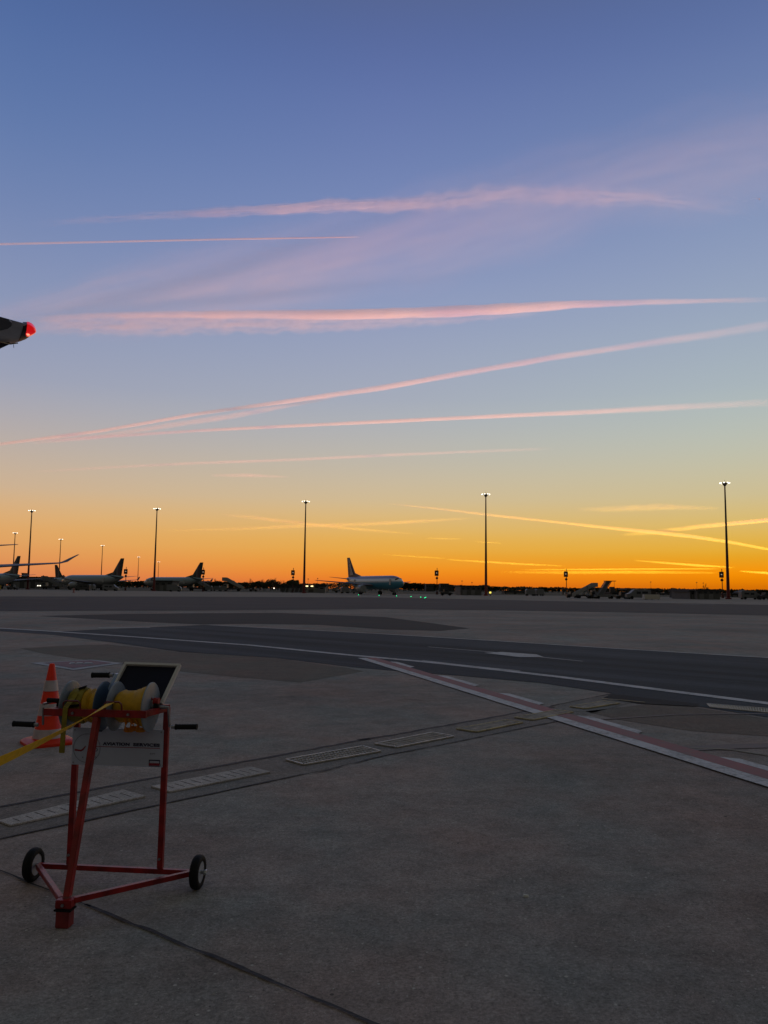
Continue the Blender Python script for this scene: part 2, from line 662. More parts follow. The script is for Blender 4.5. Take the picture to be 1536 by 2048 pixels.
def stripe(name, s0, s1, o0, o1, m, zz, wob=0.008, chamfer=0.0):
    n = max(2, int((s1 - s0) / 0.35))
    A, B = [], []
    for i in range(n + 1):
        s = s0 + (s1 - s0) * i / n
        e = chamfer if i in (0, n) else 0
        j0 = noise.noise((s * 3, o0 * 9, 1)) * wob
        j1 = noise.noise((s * 3, o1 * 9, 5)) * wob
        A.append(a0 + ld * s + ln * (o0 + j0))
        B.append(a0 + ld * (s + (e if i == 0 else -e)) + ln * (o1 + j1))
    me = bpy.data.meshes.new(name)
    me.from_pydata([(p.x, p.y, zz) for p in A + B], [], [(i, i + 1, n + 2 + i, n + 1 + i) for i in range(n)])
    me.materials.append(m)
    o = bpy.data.objects.new(name, me)
    col.objects.link(o)
    o['kind'] = 'structure'
    return o


TL = (a1 - a0).length
stripe('white_road_line', 0, TL, 0, wl_, WHITE, .014)
stripe('red_road_line', 0, TL, wl_ + .004, wr_, RED, .014)
for x0, x1 in ((800, 838), (887, 957), (1000, 1077), (1145, 1262), (1413, 1590)):
    s = []
    for x in (x0, x1):
        yy = 1317 + (x - 715) * 0.3167 - 20
        s.append((G(x, yy) - a0).dot(ld))
    stripe('white_road_dash', s[0], s[1], wr_ + .004, wd_, WHITE, .014, chamfer=.12)

# diamond stand marking
dm = [(60, 1326.5), (183, 1320), (247, 1327), (147, 1341)]
sheet('stand_marking', pxs(*dm), worn_paint('blue_white_paint', (0.40, 0.43, 0.48), (0.2, 0.2, 0.2), .2), .008)
sheet('stand_marking', pxs((86, 1326.6), (181, 1321.6), (224, 1327), (146, 1337.4)), worn_paint('maroon_paint', (0.20, 0.08, 0.11), (0.17, 0.12, 0.12), .3), .013)
for q in ([(137, 1330), (141, 1326), (150, 1326), (147, 1330)], [(150, 1330), (154, 1326), (166, 1326), (163, 1330)], [(167, 1330), (170, 1326), (184, 1326.5), (187, 1330)],
          [(141, 1328.8), (142, 1327.6), (186, 1328), (186, 1329)]):
    sheet('stand_marking', pxs(*q), WHITE2, .018)


# joints between slabs and along the drain: dark, slightly ragged grooves filled with old sealant
def joint(pts, w, m, zz=.007, ragged=.35):
    P = pxs(*pts)
    Q = []
    for a, b in zip(P[:-1], P[1:]):
        n = max(2, int((b - a).length / 0.06))
        Q += [a.lerp(b, i / n) for i in range(n)]
    Q.append(P[-1])
    ws = [w * (1 + ragged * noise.noise((p.x * 9, p.y * 9, 0)) * 1.6 + ragged * noise.noise((p.x * 2.3, p.y * 2.3, 4))) for p in Q]
    vs, n = [], len(Q)
    L, Rr = [], []
    for i, p in enumerate(Q):
        d = (Q[min(i + 1, n - 1)] - Q[max(i - 1, 0)]).normalized()
        s = Vector((-d.y, d.x, 0))
        c = p + s * (noise.noise((p.x * 5, p.y * 5, 9)) * w * .5)
        L.append(c + s * ws[i] / 2)
        Rr.append(c - s * ws[i] / 2)
    me = bpy.data.meshes.new('pavement_joint')
    me.from_pydata([(p.x, p.y, zz) for p in L + Rr], [], [(i, n + i, n + i + 1, i + 1) for i in range(n - 1)])
    me.materials.append(m)
    o = bpy.data.objects.new('pavement_joint', me)
    col.objects.link(o)
    o['kind'] = 'structure'


SEAL = mat('joint_sealant', (0.012, 0.012, 0.014), .7, var=.4, scale=30, bump=.6)
SEAL2 = mat('joint_dirt', (0.035, 0.033, 0.033), .95, var=.5, scale=40)
DRAINC = pavement('drain_concrete', (0.20, 0.20, 0.195), (0.245, 0.205, 0.19), speck=.5, dark=.8)
sheet('drain_channel', pxs((-150, 1642), (0, 1615), (330, 1552.5), (726, 1481), (1088, 1415), (1223, 1389), (1270, 1404), (1143, 1437), (768, 1512), (600, 1551), (320, 1610), (0, 1679), (-150, 1712)),
      DRAINC, .003)
joint([(-150, 1643), (0, 1615), (330, 1552.5), (560, 1511)], .040, SEAL)
joint([(560, 1511), (726, 1480.5), (740, 1478.5)], .044, SEAL, ragged=.5)
joint([(715, 1481), (768, 1474), (900, 1450), (1010, 1431), (1088, 1415)], .044, SEAL, ragged=.6)
joint([(1075, 1416), (1105, 1414)], .10, SEAL, .009)
joint([(1100, 1413), (1223, 1388)], .022, SEAL2, ragged=.5)
joint([(-150, 1713), (0, 1679), (320, 1610), (600, 1551)], .021, SEAL, ragged=.6)
joint([(598, 1551), (640, 1545), (768, 1512), (900, 1487), (1040, 1458), (1143, 1437)], .022, SEAL, ragged=.8)
joint([(1095, 1422), (1150, 1423), (1185, 1426), (1208, 1424)], .012, SEAL2, ragged=.5)
joint([(-150, 1695), (0, 1743), (65, 1770), (180, 1815)], .011, SEAL2, ragged=.8)
joint([(170, 1811), (320, 1871), (440, 1922), (600, 1987), (745, 2048), (900, 2115)], .019, SEAL, ragged=.6)


# ------------------------------------------------------------------ drain covers
def quad_pt(Q, s, t):
    return Q[0].lerp(Q[1], s).lerp(Q[3].lerp(Q[2], s), t)


def drain(name, q, style, label):
    Q = pxs(*q)
    o = quad_pt(Q, .5, .5)
    Ql = [p - o for p in Q]
    root = thing(name, label, 'drain cover', o, 0, 'drain covers set along the channel')
    STEEL = mat('galvanised_steel', (0.30, 0.29, 0.28), .5, .6, var=.3, scale=20)
    if style == 'plate':
        m = MB()
        pit = MB()
        n = 12
        a, b = .012, .0
        top = [quad_pt(Ql, s, t) for s, t in ((0, 0), (1, 0), (1, 1), (0, 1))]
        m.add([(p.x, p.y, .006) for p in top] + [(p.x, p.y, .017) for p in top],
              [(0, 1, 5, 4), (1, 2, 6, 5), (2, 3, 7, 6), (3, 0, 4, 7), (4, 5, 6, 7)])
        m.build('plate', pavement('cast_plate', (0.40, 0.375, 0.365), (0.50, 0.455, 0.44), speck=.4, dark=.6), root)
        for i in range(1, n):
            s = i / n
            a, b = quad_pt(Ql, s, .10 + .1 * ((i * 7) % 3)), quad_pt(Ql, s, .9 - .08 * ((i * 5) % 3))
            pit.bar((a.x, a.y, .0175), (b.x, b.y, .0175), .0025, .003)
        pit.build('slots', SEAL2, root)
    else:
        pit = MB()
        top = [quad_pt(Ql, s, t) for s, t in ((0, 0), (1, 0), (1, 1), (0, 1))]
        pit.add([(p.x, p.y, .007) for p in top], [(0, 1, 2, 3)])
        pit.build('pit', mat('drain_pit', (0.012, 0.012, 0.013), .9), root)
        fr = MB()
        rim = mat('rim_steel', (0.50, 0.47, 0.43), .5, .3, var=.3, scale=12)
        if style == 'yellow':
            rim = worn_paint('rim_yellow', (0.60, 0.50, 0.26), (0.16, 0.15, 0.13), .35)
        for s0, t0, s1, t1 in ((0, 0, 1, 0), (0, 1, 1, 1), (0, 0, 0, 1), (1, 0, 1, 1)):
            a, b = quad_pt(Ql, s0, t0), quad_pt(Ql, s1, t1)
            fr.bar((a.x, a.y, .014), (b.x, b.y, .014), .020, .012)
        fr.build('rim', rim, root)
        gb = MB()
        n = 24 if style == 'mesh' else 26
        for i in range(1, n):
            a, b = quad_pt(Ql, i / n, .04), quad_pt(Ql, i / n, .96)
            gb.bar((a.x, a.y, .013), (b.x, b.y, .013), .007 if style == 'mesh' else .010, .010)
        for t in ((.25, .5, .75) if style == 'mesh' else (.5,)):
            a, b = quad_pt(Ql, .01, t), quad_pt(Ql, .99, t)
            gb.bar((a.x, a.y, .0125), (b.x, b.y, .0125), .009, .009)
        gb.build('bars', mat('bar_steel', (0.5, 0.47, 0.43) if style == 'mesh' else (0.20, 0.18, 0.13), .6, .3, var=.3, scale=12), root)
    return root


drain('drain_cover', [(-4, 1646), (246, 1583), (291, 1596), (20, 1655)], 'plate', 'pale slotted drain cover behind the legs of the red reel cart')
drain('drain_cover', [(302, 1576), (502, 1537), (541, 1547), (340, 1587)], 'plate', 'pale slotted drain cover just right of the red reel cart')
drain('drain_grate', [(572, 1522), (725, 1495), (761, 1505), (607, 1532)], 'mesh', 'open barred grate next after the pale slotted covers, largest of the dark grates')
drain('drain_grate', [(750, 1490), (865, 1467.5), (907, 1475), (793, 1497)], 'mesh', 'open barred grate split by a bright crossbar, second dark grate from the cart')
drain('drain_grate', [(913, 1460), (1013, 1442), (1045, 1447), (953, 1466)], 'yellow', 'dull yellow edged grate just before the red and white line')
drain('drain_grate', [(1030, 1437), (1113, 1422), (1146, 1426), (1065, 1442)], 'yellow', 'dull yellow edged grate crossed by the red and white line')
drain('drain_grate', [(1140, 1415), (1208, 1404), (1239, 1408), (1170, 1419)], 'yellow', 'yellow edged grate beyond the red and white line, farthest of the channel')
r_ = drain('drain_grate', [(1415, 1409.5), (1545, 1420), (1545, 1428), (1422, 1416)], 'mesh', 'light perforated steel grate in the asphalt edge at the right of the photo')
for ch_ in r_.children:
    if ch_.name.startswith('bars'):
        ch_.data.materials[0] = mat('light_bars', (0.8, 0.75, 0.68), .6, .1)
del r_['group']

# ------------------------------------------------------------------ litter
rng = random.Random(4)
p = G(1051, 1793)
m = MB()
pts = [(-.014, -.004), (-.004, -.011), (.012, -.013), (.017, -.003), (.006, .010), (-.010, .009)]
m.add([(x, y, 0) for x, y in pts] + [(x * .8, y * .8, .006 + .004 * (i % 2)) for i, (x, y) in enumerate(pts)],
      [(i, (i + 1) % 6, 6 + (i + 1) % 6, 6 + i) for i in range(6)] + [(6, 7, 8, 9, 10, 11)])
o = m.build('paper_scrap', mat('paper', (0.62, 0.62, 0.6), .8))
o.location = (p.x, p.y, .001)
o.scale = (1.1, 1.1, 1)
tag(o, 'small pale scrap lying alone on the concrete in the foreground', 'litter')
m = MB()
for i in range(420):
    Y = 2.2 + 7.5 * rng.random() ** 1.5
    x = (rng.random() * 1.15 - .55) * Y
    s = rng.uniform(.0016, .0045)
    a = rng.random() * 6.28
    n = 5
    m.add([(x + math.cos(a + k * 1.257) * s * rng.uniform(.7, 1.2), Y + math.sin(a + k * 1.257) * s * rng.uniform(.7, 1.2), 0) for k in range(n)] + [(x, Y, s * .9)],
          [(k, (k + 1) % n, n) for k in range(n)])
o = m.build('gravel', mat('pale_grit', (0.42, 0.40, 0.36), .8, var=.4, scale=3))
o.location.z = .001
tag(o, 'tiny pale grit scattered over the concrete', 'grit', kind='stuff')

# ------------------------------------------------------------------ reel cart
L0, R0 = G(65, 1762), G(397, 1778)
cd = (R0 - L0).normalized()
cart_rz = math.atan2(cd.y, cd.x)
# local frame: x along the wheel axle to the right, y = away from the camera, z up, origin at left wheel contact
cart = thing('reel_cart', 'red three-legged frame on two wheels holding reels of yellow strap and an AVIATION SERVICES sign', 'reel cart', L0, cart_rz)
PR = mat('cart_red', (0.27, 0.010, 0.009), .38, var=.45, scale=14, bump=.08)
PRD = mat('cart_red_worn', (0.20, 0.02, 0.02), .5, var=.3, scale=20)
STEEL = mat('crank_steel', (0.30, 0.31, 0.33), .35, .8, var=.2, scale=20)
BLK = mat('black_rubber', (0.007, 0.007, 0.008), .7, spec=.25, bump=.3, scale=60)
CHROME = mat('rim_metal', (0.58, 0.60, 0.63), .25, .5)
GREYP = mat('flange_grey', (0.22, 0.26, 0.31), .4, var=.12, scale=12)
BLUEP = mat('flange_blue', (0.05, 0.09, 0.15), .35, var=.12, scale=12)
YST = mat('strap_yellow', (0.60, 0.33, 0.006), .6, var=.15, scale=30, bump=.2)
YST2 = mat('strap_olive', (0.26, 0.20, 0.015), .7, var=.3, scale=30, bump=.2)

W = .026
m = MB()
m.bar((.030, 0, .083), (.890, 0, .083), W)
m.build('rear_beam', PR, cart, bevel=.002)
for a, b in (((.035, -.012, .083), (.420, -.500, .112)), ((.885, -.012, .083), (.480, -.500, .112))):
    MB().bar(a, b, W).build('side_beam', PR, cart, bevel=.002)
m = MB()
m.box((.450, -.515, .104), (.078, .054, .038))
m.build('foot_bracket', PR, cart, bevel=.003)
f_ = MB().box((.452, -.520, .040), (.064, .058, .080)).build('foot', PRD, cart, bevel=.003)
MB().box((.452, -.520, .0795), (.084, .064, .009)).build('foot_collar', BLK, f_, bevel=.002)
for x in (.205, .712):
    MB().bar((x, .002, .097), (x + .006, 0, .944), .029, up=(1, 0, 0)).build('rear_post', PR, cart, bevel=.002)
MB().bar((.450, -.500, .125), (.432, -.235, .918), .036, .030, up=(1, 0, 0)).build('front_leg', PR, cart, bevel=.002)
# top frame
zt = .938
m = MB()
m.bar((.135, -.215, zt), (.690, -.215, zt), .028, .036)
m.build('front_rail', PR, cart, bevel=.002)
MB().bar((.197, .012, zt + .006), (.726, .012, zt + .006), .026, .026).build('rear_rail', PR, cart, bevel=.002)
MB().bar((.677, -.200, zt), (.716, 0, zt), .026, .030).build('side_rail', PR, cart, bevel=.002)
MB().bar((.150, -.200, zt), (.208, 0, zt), .026, .030).build('side_rail', PR, cart, bevel=.002)
for p_, n_ in (((.452, -.548, .104), 'Y'), ((.436, -.250, .900), 'Y'), ((.205, -.018, .150), 'Y'), ((.712, -.018, .150), 'Y'), ((.300, -.238, zt), 'Y'), ((.600, -.238, zt), 'Y')):
    MB().lathe([(-.006, .007), (.004, .007)], p_, n_, 6).build('bolt', STEEL, cart)
MB().lathe([(0, .024), (.006, .020), (.010, .017)], (.450, -.500, .122), 'Z', 14).build('weld_collar', PRD, cart, smooth=True)
# wheels
for x, s in ((.0, -1), (.920, 1)):
    w_ = thing('wheel', None, None, (x, 0, .087))
    w_.parent = cart
    w_.name = 'wheel'
    t = MB()
    prof = [(-.022, .055), (-.024, .066), (-.022, .078), (-.014, .085), (0, .087), (.014, .085), (.022, .078), (.024, .066), (.022, .055)]
    t.lathe(prof, (0, 0, 0), 'X', 36, cap=False)
    t.lathe([(-.022, .055), (.022, .055)], (0, 0, 0), 'X', 36, cap=False)
    t.build('tyre', BLK, w_, smooth=True)
    rm = MB()
    rm.lathe([(-.018, .056), (-.010, .050), (-.006, .030), (-.012, .020), (-.016, .016), (.016, .016), (.012, .020), (.006, .030), (.010, .050), (.018, .056)], (0, 0, 0), 'X', 28)
    rm.build('rim', CHROME, w_, smooth=True)
    MB().lathe([(-.045 if s < 0 else -.030, .009), (.045 if s > 0 else .030, .009)], (0, 0, 0), 'X', 12).build('axle', STEEL, w_, smooth=True)
    if s > 0:
        MB().lathe([(.038, .014), (.050, .014)], (0, 0, 0), 'X', 6).build('nut', CHROME, w_)

# reels
ZR, YR, RR = .955, -.075, .130


def flange(x, m_, parent):
    return MB().lathe([(-.004, .02), (-.005, RR - .006), (-.002, RR), (.002, RR), (.005, RR - .006), (.004, .02)], (x, YR, ZR), 'X', 48).build('flange', m_, parent, smooth=True)


def winding(x0, x1, prof, m_, parent, seed):
    rg = random.Random(seed)
    m = MB()
    n = 40
    rings = []
    N = len(prof)
    for i, r in enumerate(prof):
        x = x0 + (x1 - x0) * i / (N - 1)
        rings.append([(x + rg.uniform(-.0012, .0012), YR + math.cos(2 * math.pi * k / n) * (r + .003 * noise.noise((k * .35, i * .8, seed))),
                       ZR + math.sin(2 * math.pi * k / n) * (r + .006 * noise.noise((k * .3, i * .5, seed + 3)))) for k in range(n)])
    m.loft(rings)
    return m.build('strap_winding', m_, parent, smooth=True)


reel1 = thing('reel', None, None, (0, 0, 0))
reel1.parent = cart
flange(.205, GREYP, reel1)
flange(.392, BLUEP, reel1)
winding(.212, .300, [.060, .088, .090, .094, .093, .096, .090], YST2, reel1, 1)
winding(.298, .386, [.082, .088, .084, .090, .078, .086, .088, .092, .095], YST, reel1, 2)
reel2 = thing('reel', None, None, (0, 0, 0))
reel2.parent = cart
flange(.462, GREYP, reel2)
flange(.655, GREYP, reel2)
winding(.468, .650, [.060, .075, .082, .084, .082, .085, .084, .088, .086, .091, .096, .102, .106, .110, .110], YST, reel2, 5)
# loose loops of strap sagging under the second reel
m = MB()
for x, dz in ((.545, -.118), (.575, -.105), (.610, -.115)):
    n = 14
    pa = [(x + .012 * math.sin(i), YR - .085 * math.cos(math.pi * i / n), ZR - .05 + dz * .62 * math.sin(math.pi * i / n)) for i in range(n + 1)]
    for a, b in zip(pa[:-1], pa[1:]):
        m.bar(a, b, .026, .003, up=(1, 0, 0))
m.build('loose_strap', mat('strap_orange', (0.75, 0.28, 0.01), .6, var=.2, scale=20), reel2)
MB().lathe([(.13, .010), (.735, .010)], (0, YR, ZR), 'X', 14).build('axle', STEEL, cart, smooth=True)
m = MB()
m.box((.690, YR, ZR + .002), (.026, .05, .040))
m.build('bearing', BLK, cart, bevel=.003)
m = MB()
m.lathe([(.672, .020), (.700, .020)], (0, YR, ZR + .03), 'X', 12)
m.tube([(.665, YR, ZR + .038), (.648, YR - .01, ZR + .062)], .004, 8)
m.build('lock_knob', PR, cart, smooth=True)
MB().box((.150, YR, ZR + .005), (.03, .05, .045)).build('bearing', BLK, cart, bevel=.003)
# dark buckles lying on the first winding
m = MB()
m.bar((.225, YR - .094, ZR + .005), (.300, YR - .094, ZR + .015), .03, .012)
m.build('buckle', BLK, reel1, bevel=.002)
m = MB()
m.bar((.262, YR - .03, ZR + .092), (.300, YR - .02, ZR + .104), .03, .010)
m.build('buckle', BLK, reel1, bevel=.002)
# wire strap guides on the front rail
for x in (.245, .470):
    m = MB()
    pa = [(x - .005, -.215, zt + .015), (x - .008, -.220, zt + .048), (x + .004, -.222, zt + .060), (x + .072, -.222, zt + .060), (x + .084, -.220, zt + .048), (x + .086, -.215, zt + .015)]
    m.tube(pa, .0045, 8)
    m.build('strap_guide', mat('guide_wire', (0.16, 0.02, 0.02), .4), cart, smooth=True)


# cranks
def crank(pivot, elbow, g0, g1, arm_m, wide=.020):
    c = thing('crank', None, None, (0, 0, 0))
    c.parent = cart
    MB().bar(pivot, elbow, wide, .007, up=(1, 0, 0)).build('arm', arm_m, c, bevel=.0015)
    v = (Vector(g1) - Vector(g0)).normalized()
    MB().tube([Vector(g0) - v * .022, Vector(g0) + v * .02], .0095, 12).build('sleeve', STEEL, c, smooth=True)
    n = 16
    pa = [Vector(g0).lerp(Vector(g1), i / n) for i in range(n + 1)]
    MB().tube(pa, [.0135 + (.0016 if i % 2 else 0) + (.0025 if i in (0, n) else 0) for i in range(n + 1)], 14).build('grip', BLK, c, smooth=True)
    return c


crank((.752, YR, ZR), (.752, -.045, .848), (.785, -.045, .848), (.905, -.045, .852), STEEL)
MB().lathe([(.70, .008), (.756, .008)], (0, YR, ZR), 'X', 12).build('crank_shaft', STEEL, cart, smooth=True)
crank((.118, -.200, ZR + .003), (.124, -.205, .868), (.075, -.205, .868), (-.040, -.205, .870), STEEL, .014)
MB().bar((.118, -.200, ZR + .02), (.118, YR, ZR + .02), .010, .010).build('crank_shaft', STEEL, cart)
MB().tube([(.12, YR - .09, ZR + .036), (.20, YR - .09, ZR + .034)], .012, 12).build('grip', BLK, cart, smooth=True)
crank((.392, -.020, 1.030), (.432, -.020, 1.122), (.392, -.020, 1.112), (.292, -.020, 1.110), mat('arm_sky_tint', (0.60, 0.76, 1.0), .25), .036)  # pale blue sky reflection put into the base colour of the metal arm

# tilted lid behind the reels: white tray with dark blue lining
lid = thing('lid', None, None, (.340, .046, .955))
lid.parent = cart
lw, lh = .355, .282
tilt = math.radians(44)
lid.rotation_euler = (tilt, 0, math.radians(-7))      # local y' runs up the slope
m = MB()
fw = .017
m.box((lw / 2, lh - fw / 2, .004), (lw, fw, .022))
m.box((lw / 2, fw / 2, .004), (lw, fw, .022))
m.box((fw / 2, lh / 2, .004), (fw, lh - 2 * fw, .022))
m.box((lw - fw / 2, lh / 2, .004), (fw, lh - 2 * fw, .022))
m.build('lid_frame', mat('lid_white', (0.62, 0.60, 0.58), .5, var=.08, scale=10), lid, bevel=.0015)
MB().box((lw / 2, lh / 2, -.004), (lw - 2 * fw, lh - 2 * fw, .006)).build('lid_panel', mat('lid_navy', (0.006, 0.007, 0.020), .65, spec=.2, var=.2, scale=8), lid)
# box of the lid: shallow pale tray between rear rail and reels
MB().box((.45, .045, .925), (.50, .050, .012)).build('tray', mat('lid_white', (0, 0, 0)), cart)

# hanging strap over the front rail
m = MB()
pa = [(.268, YR - .07, ZR + .075), (.262, -.165, ZR + .050), (.258, -.234, ZR + .010), (.256, -.236, .90), (.254, -.237, .83), (.252, -.236, .745)]
for a, b in zip(pa[:-1], pa[1:]):
    m.bar(a, b, .026, .003, up=(0, 1, 0.2))
m.build('hanging_strap', YST2, cart)
MB().box((.252, -.238, .752), (.030, .007, .036)).build('strap_clip', YST2, cart, bevel=.002)

# sign
sx0, sx1, sz0, sz1 = .198, .712, .628, .826
sign = MB().box(((sx0 + sx1) / 2, -.020, (sz0 + sz1) / 2), (sx1 - sx0, .004, sz1 - sz0)).build('sign', mat('sign_white', (0.50, 0.54, 0.66), .45, var=.06, scale=6), cart, bevel=.001)
NAVY = mat('sign_navy', (0.018, 0.02, 0.06), .5)
CRIM = mat('sign_crimson', (0.28, 0.012, 0.03), .5)
GREYL = mat('sign_greyblue', (0.16, 0.18, 0.24), .5)
yf = -.0235


def text(s, x, z, size, m_, parent, width=None, bold=.0, name='lettering'):
    c = bpy.data.curves.new(name, 'FONT')
    c.body = s
    c.size = size
    c.offset = bold
    c.extrude = .0004
    c.space_character = 1.08
    t = bpy.data.objects.new(name, c)
    col.objects.link(t)
    bpy.context.view_layer.update()
    dg = bpy.context.evaluated_depsgraph_get()
    me = bpy.data.meshes.new_from_object(t.evaluated_get(dg))
    bpy.data.objects.remove(t)
    xs = [v.co.x for v in me.vertices]
    k = (width / (max(xs) - min(xs))) if width else 1
    x_0 = min(xs)
    for v in me.vertices:
        v.co = Vector(((v.co.x - x_0) * k, v.co.y, v.co.z))
    me.materials.clear()
    me.materials.append(m_)
    o = bpy.data.objects.new(name, me)
    col.objects.link(o)
    o.parent = parent
    o.location = (x, yf - .0004, z)
    o.rotation_euler = (math.pi / 2, 0, 0)
    return o


text('AVIATION', .372, .737, .0215, NAVY, sign, width=.152, bold=.0011)
text('SERVICES', .544, .737, .0215, NAVY, sign, width=.150, bold=.0011)
MB().box((.512, yf, .728), (.365, .0012, .0028)).build('sign_line', CRIM, sign)
ring = MB()
n = 48
c0 = (.283, .718)
A = [(c0[0] + math.cos(2 * math.pi * k / n) * r, yf - .0003, c0[1] + math.sin(2 * math.pi * k / n) * r) for r in (.0745, .0770) for k in range(n)]
ring.add(A, [(k, (k + 1) % n, n + (k + 1) % n, n + k) for k in range(n)])
ring.build('emblem_ring', GREYL, sign)
ring = MB()
A = [(.333 + math.cos(2 * math.pi * k / n) * r * 1.2, yf - .0003, .711 + math.sin(2 * math.pi * k / n) * r) for r in (.0075, .0100) for k in range(n)]
ring.add(A, [(k, (k + 1) % n, n + (k + 1) % n, n + k) for k in range(n)])
ring.build('emblem_letter', NAVY, sign)
sw = MB()
P2 = [(.214, .712), (.250, .708), (.262, .716), (.276, .732), (.276, .724), (.264, .706), (.252, .699), (.214, .702)]
sw.add([(x, yf - .0005, zz) for x, zz in P2], [(0, 1, 6, 7), (1, 2, 5, 6), (2, 3, 4, 5)])
sw.build('emblem_swoosh', CRIM, sign)
for px_, pz_ in ((.262, .668), (.30, .664), (.336, .672)):
    MB().box((px_, yf, pz_), (.006, .0012, .006)).build('emblem_star', GREYL, sign)
text('srl', .640, .695, .013, GREYL, sign, width=.026)
lg = MB()
bx = (.667, .660)
lg.box((bx[0], yf, .664), (.062, .0012, .006))
lg.box((bx[0] - .029, yf, .654), (.004, .0012, .014))
lg.box((bx[0] + .029, yf, .654), (.004, .0012, .014))
lg.build('logo_frame', NAVY, sign)
MB().box((bx[0], yf, .643), (.062, .0012, .013)).build('logo_band', CRIM, sign)
MB().box((bx[0], yf, .6335), (.062, .0014, .0025)).build('logo_base', NAVY, sign)
for x in (sx0 + .012, sx1 - .012):
    for zz in (sz0 + .012, sz1 - .012):
        MB().lathe([(-.0035, .0045), (0, .0045)], (x, -.022, zz), 'Y', 10).build('bolt', STEEL, sign)
MB().box((.354, -.03, .822), (.03, .014, .024)).build('sign_clamp', BLK, sign, bevel=.002)

# ------------------------------------------------------------------ yellow tape pulled from the reel out of the picture
Mw = Matrix.Translation(L0) @ Matrix.Rotation(cart_rz, 4, 'Z')
s0_ = Mw @ Vector((.497, -.232, .992))
dd = ray(-40, 1540)
e0_ = Vector((0, 0, EYE)) + dd * (3.05 / dd.y)
m = MB()
N = 40
A, B = [], []
axis = (e0_ - s0_).normalized()
side0 = Vector((0, 0, 1)).cross(axis).normalized()
upv = axis.cross(side0).normalized()
for i in range(N + 1):
    t = i / N
    p_ = s0_.lerp(e0_, t) - Vector((0, 0, .05 * 4 * t * (1 - t) * .3))
    an = math.radians(12 + 62 * t ** .8)
    s_ = side0 * math.cos(an) + upv * math.sin(an)
    A.append(p_ + s_ * .024)
    B.append(p_ - s_ * .024)
nn = N + 1
th = upv * .0012
vs = [v + th for v in A] + [v + th for v in B] + [v - th for v in A] + [v - th for v in B]
fs = []
for i in range(N):
    fs += [(i, i + 1, nn + i + 1, nn + i), (2 * nn + i, 3 * nn + i, 3 * nn + i + 1, 2 * nn + i + 1),
           (i, 2 * nn + i, 2 * nn + i + 1, i + 1), (nn + i, nn + i + 1, 3 * nn + i + 1, 3 * nn + i)]
m.add(vs, fs)
o = m.build('barrier_strap', mat('tape_yellow', (0.88, 0.52, 0.008), .5, var=.12, scale=40, bump=.2))
tag(o, 'yellow webbing strap stretched from the reel cart out past the left edge', 'strap')

# ------------------------------------------------------------------ traffic cone
cp = G(96, 1486)
cone = thing('traffic_cone', 'orange traffic cone with grey reflective bands behind the reel cart', 'traffic cone', cp, math.radians(38))
OR = mat('cone_orange', (1.0, 0.050, 0.012), .38, var=.10, scale=10)
nt = OR.node_tree
tr_ = nt.nodes.new('ShaderNodeBsdfTranslucent')
tr_.inputs[0].default_value = (1.0, .10, .02, 1)
ms_ = nt.nodes.new('ShaderNodeMixShader')
ms_.inputs[0].default_value = .35
nt.links.new(nt.nodes['Principled BSDF'].outputs[0], ms_.inputs[1])
nt.links.new(tr_.outputs[0], ms_.inputs[2])
nt.links.new(ms_.outputs[0], nt.nodes['Material Output'].inputs['Surface'])
BAND = mat('cone_band', (0.52, 0.46, 0.50), .35, var=.12, scale=18)
Hc = .80
r0, r1 = .150, .026


def cr_(zv):
    return r0 + (r1 - r0) * ((zv - .045) / (Hc - .045))


# base: rounded square plate with cut corners
m = MB()
rings = []
for zz, k in ((0, .98), (.012, 1.0), (.028, .98), (.040, .90), (.052, .78)):
    rg = []
    for i in range(48):
        a = 2 * math.pi * i / 48
        e = 5.0
        rr = .240 / ((abs(math.cos(a)) ** e + abs(math.sin(a)) ** e) ** (1 / e))
        rg.append((math.cos(a) * rr * k, math.sin(a) * rr * k, zz))
    rings.append(rg)
m.loft(rings)
m.build('base', OR, cone, smooth=True)
body = MB()
body.lathe([(.045, r0 + .010), (.056, cr_(.056) + .002), (Hc - .012, r1 + .001), (Hc, r1 - .006), (Hc, .012)], (0, 0, 0), 'Z', 40, cap=False)
body.build('body', OR, cone, smooth=True)
for z0, z1 in ((.525, .632), (.285, .402), (.060, .152)):
    b_ = MB()
    b_.lathe([(z0, cr_(z0) + .002), (z0 + .002, cr_(z0) + .0045), (z1 - .002, cr_(z1) + .0045), (z1, cr_(z1) + .002)], (0, 0, 0), 'Z', 40, cap=False)
    b_.build('reflective_band', BAND, cone, smooth=True)


# ------------------------------------------------------------------ airliners
def foil(le, te, th, up=Vector((0, 0, 1)), n=7):
    """closed thin airfoil ring between leading and trailing edge points"""
    le, te = Vector(le), Vector(te)
    top, bot = [], []
    for i in range(n + 1):
        s = i / n
        tt = th * (2.0 * math.sqrt(s) * (1 - s) * 1.3 if 0 < s < 1 else 0)
        p_ = le.lerp(te, s)
        top.append(p_ + up * tt * .6)
        bot.append(p_ - up * tt * .4)
    return top + list(reversed(bot[1:-1]))


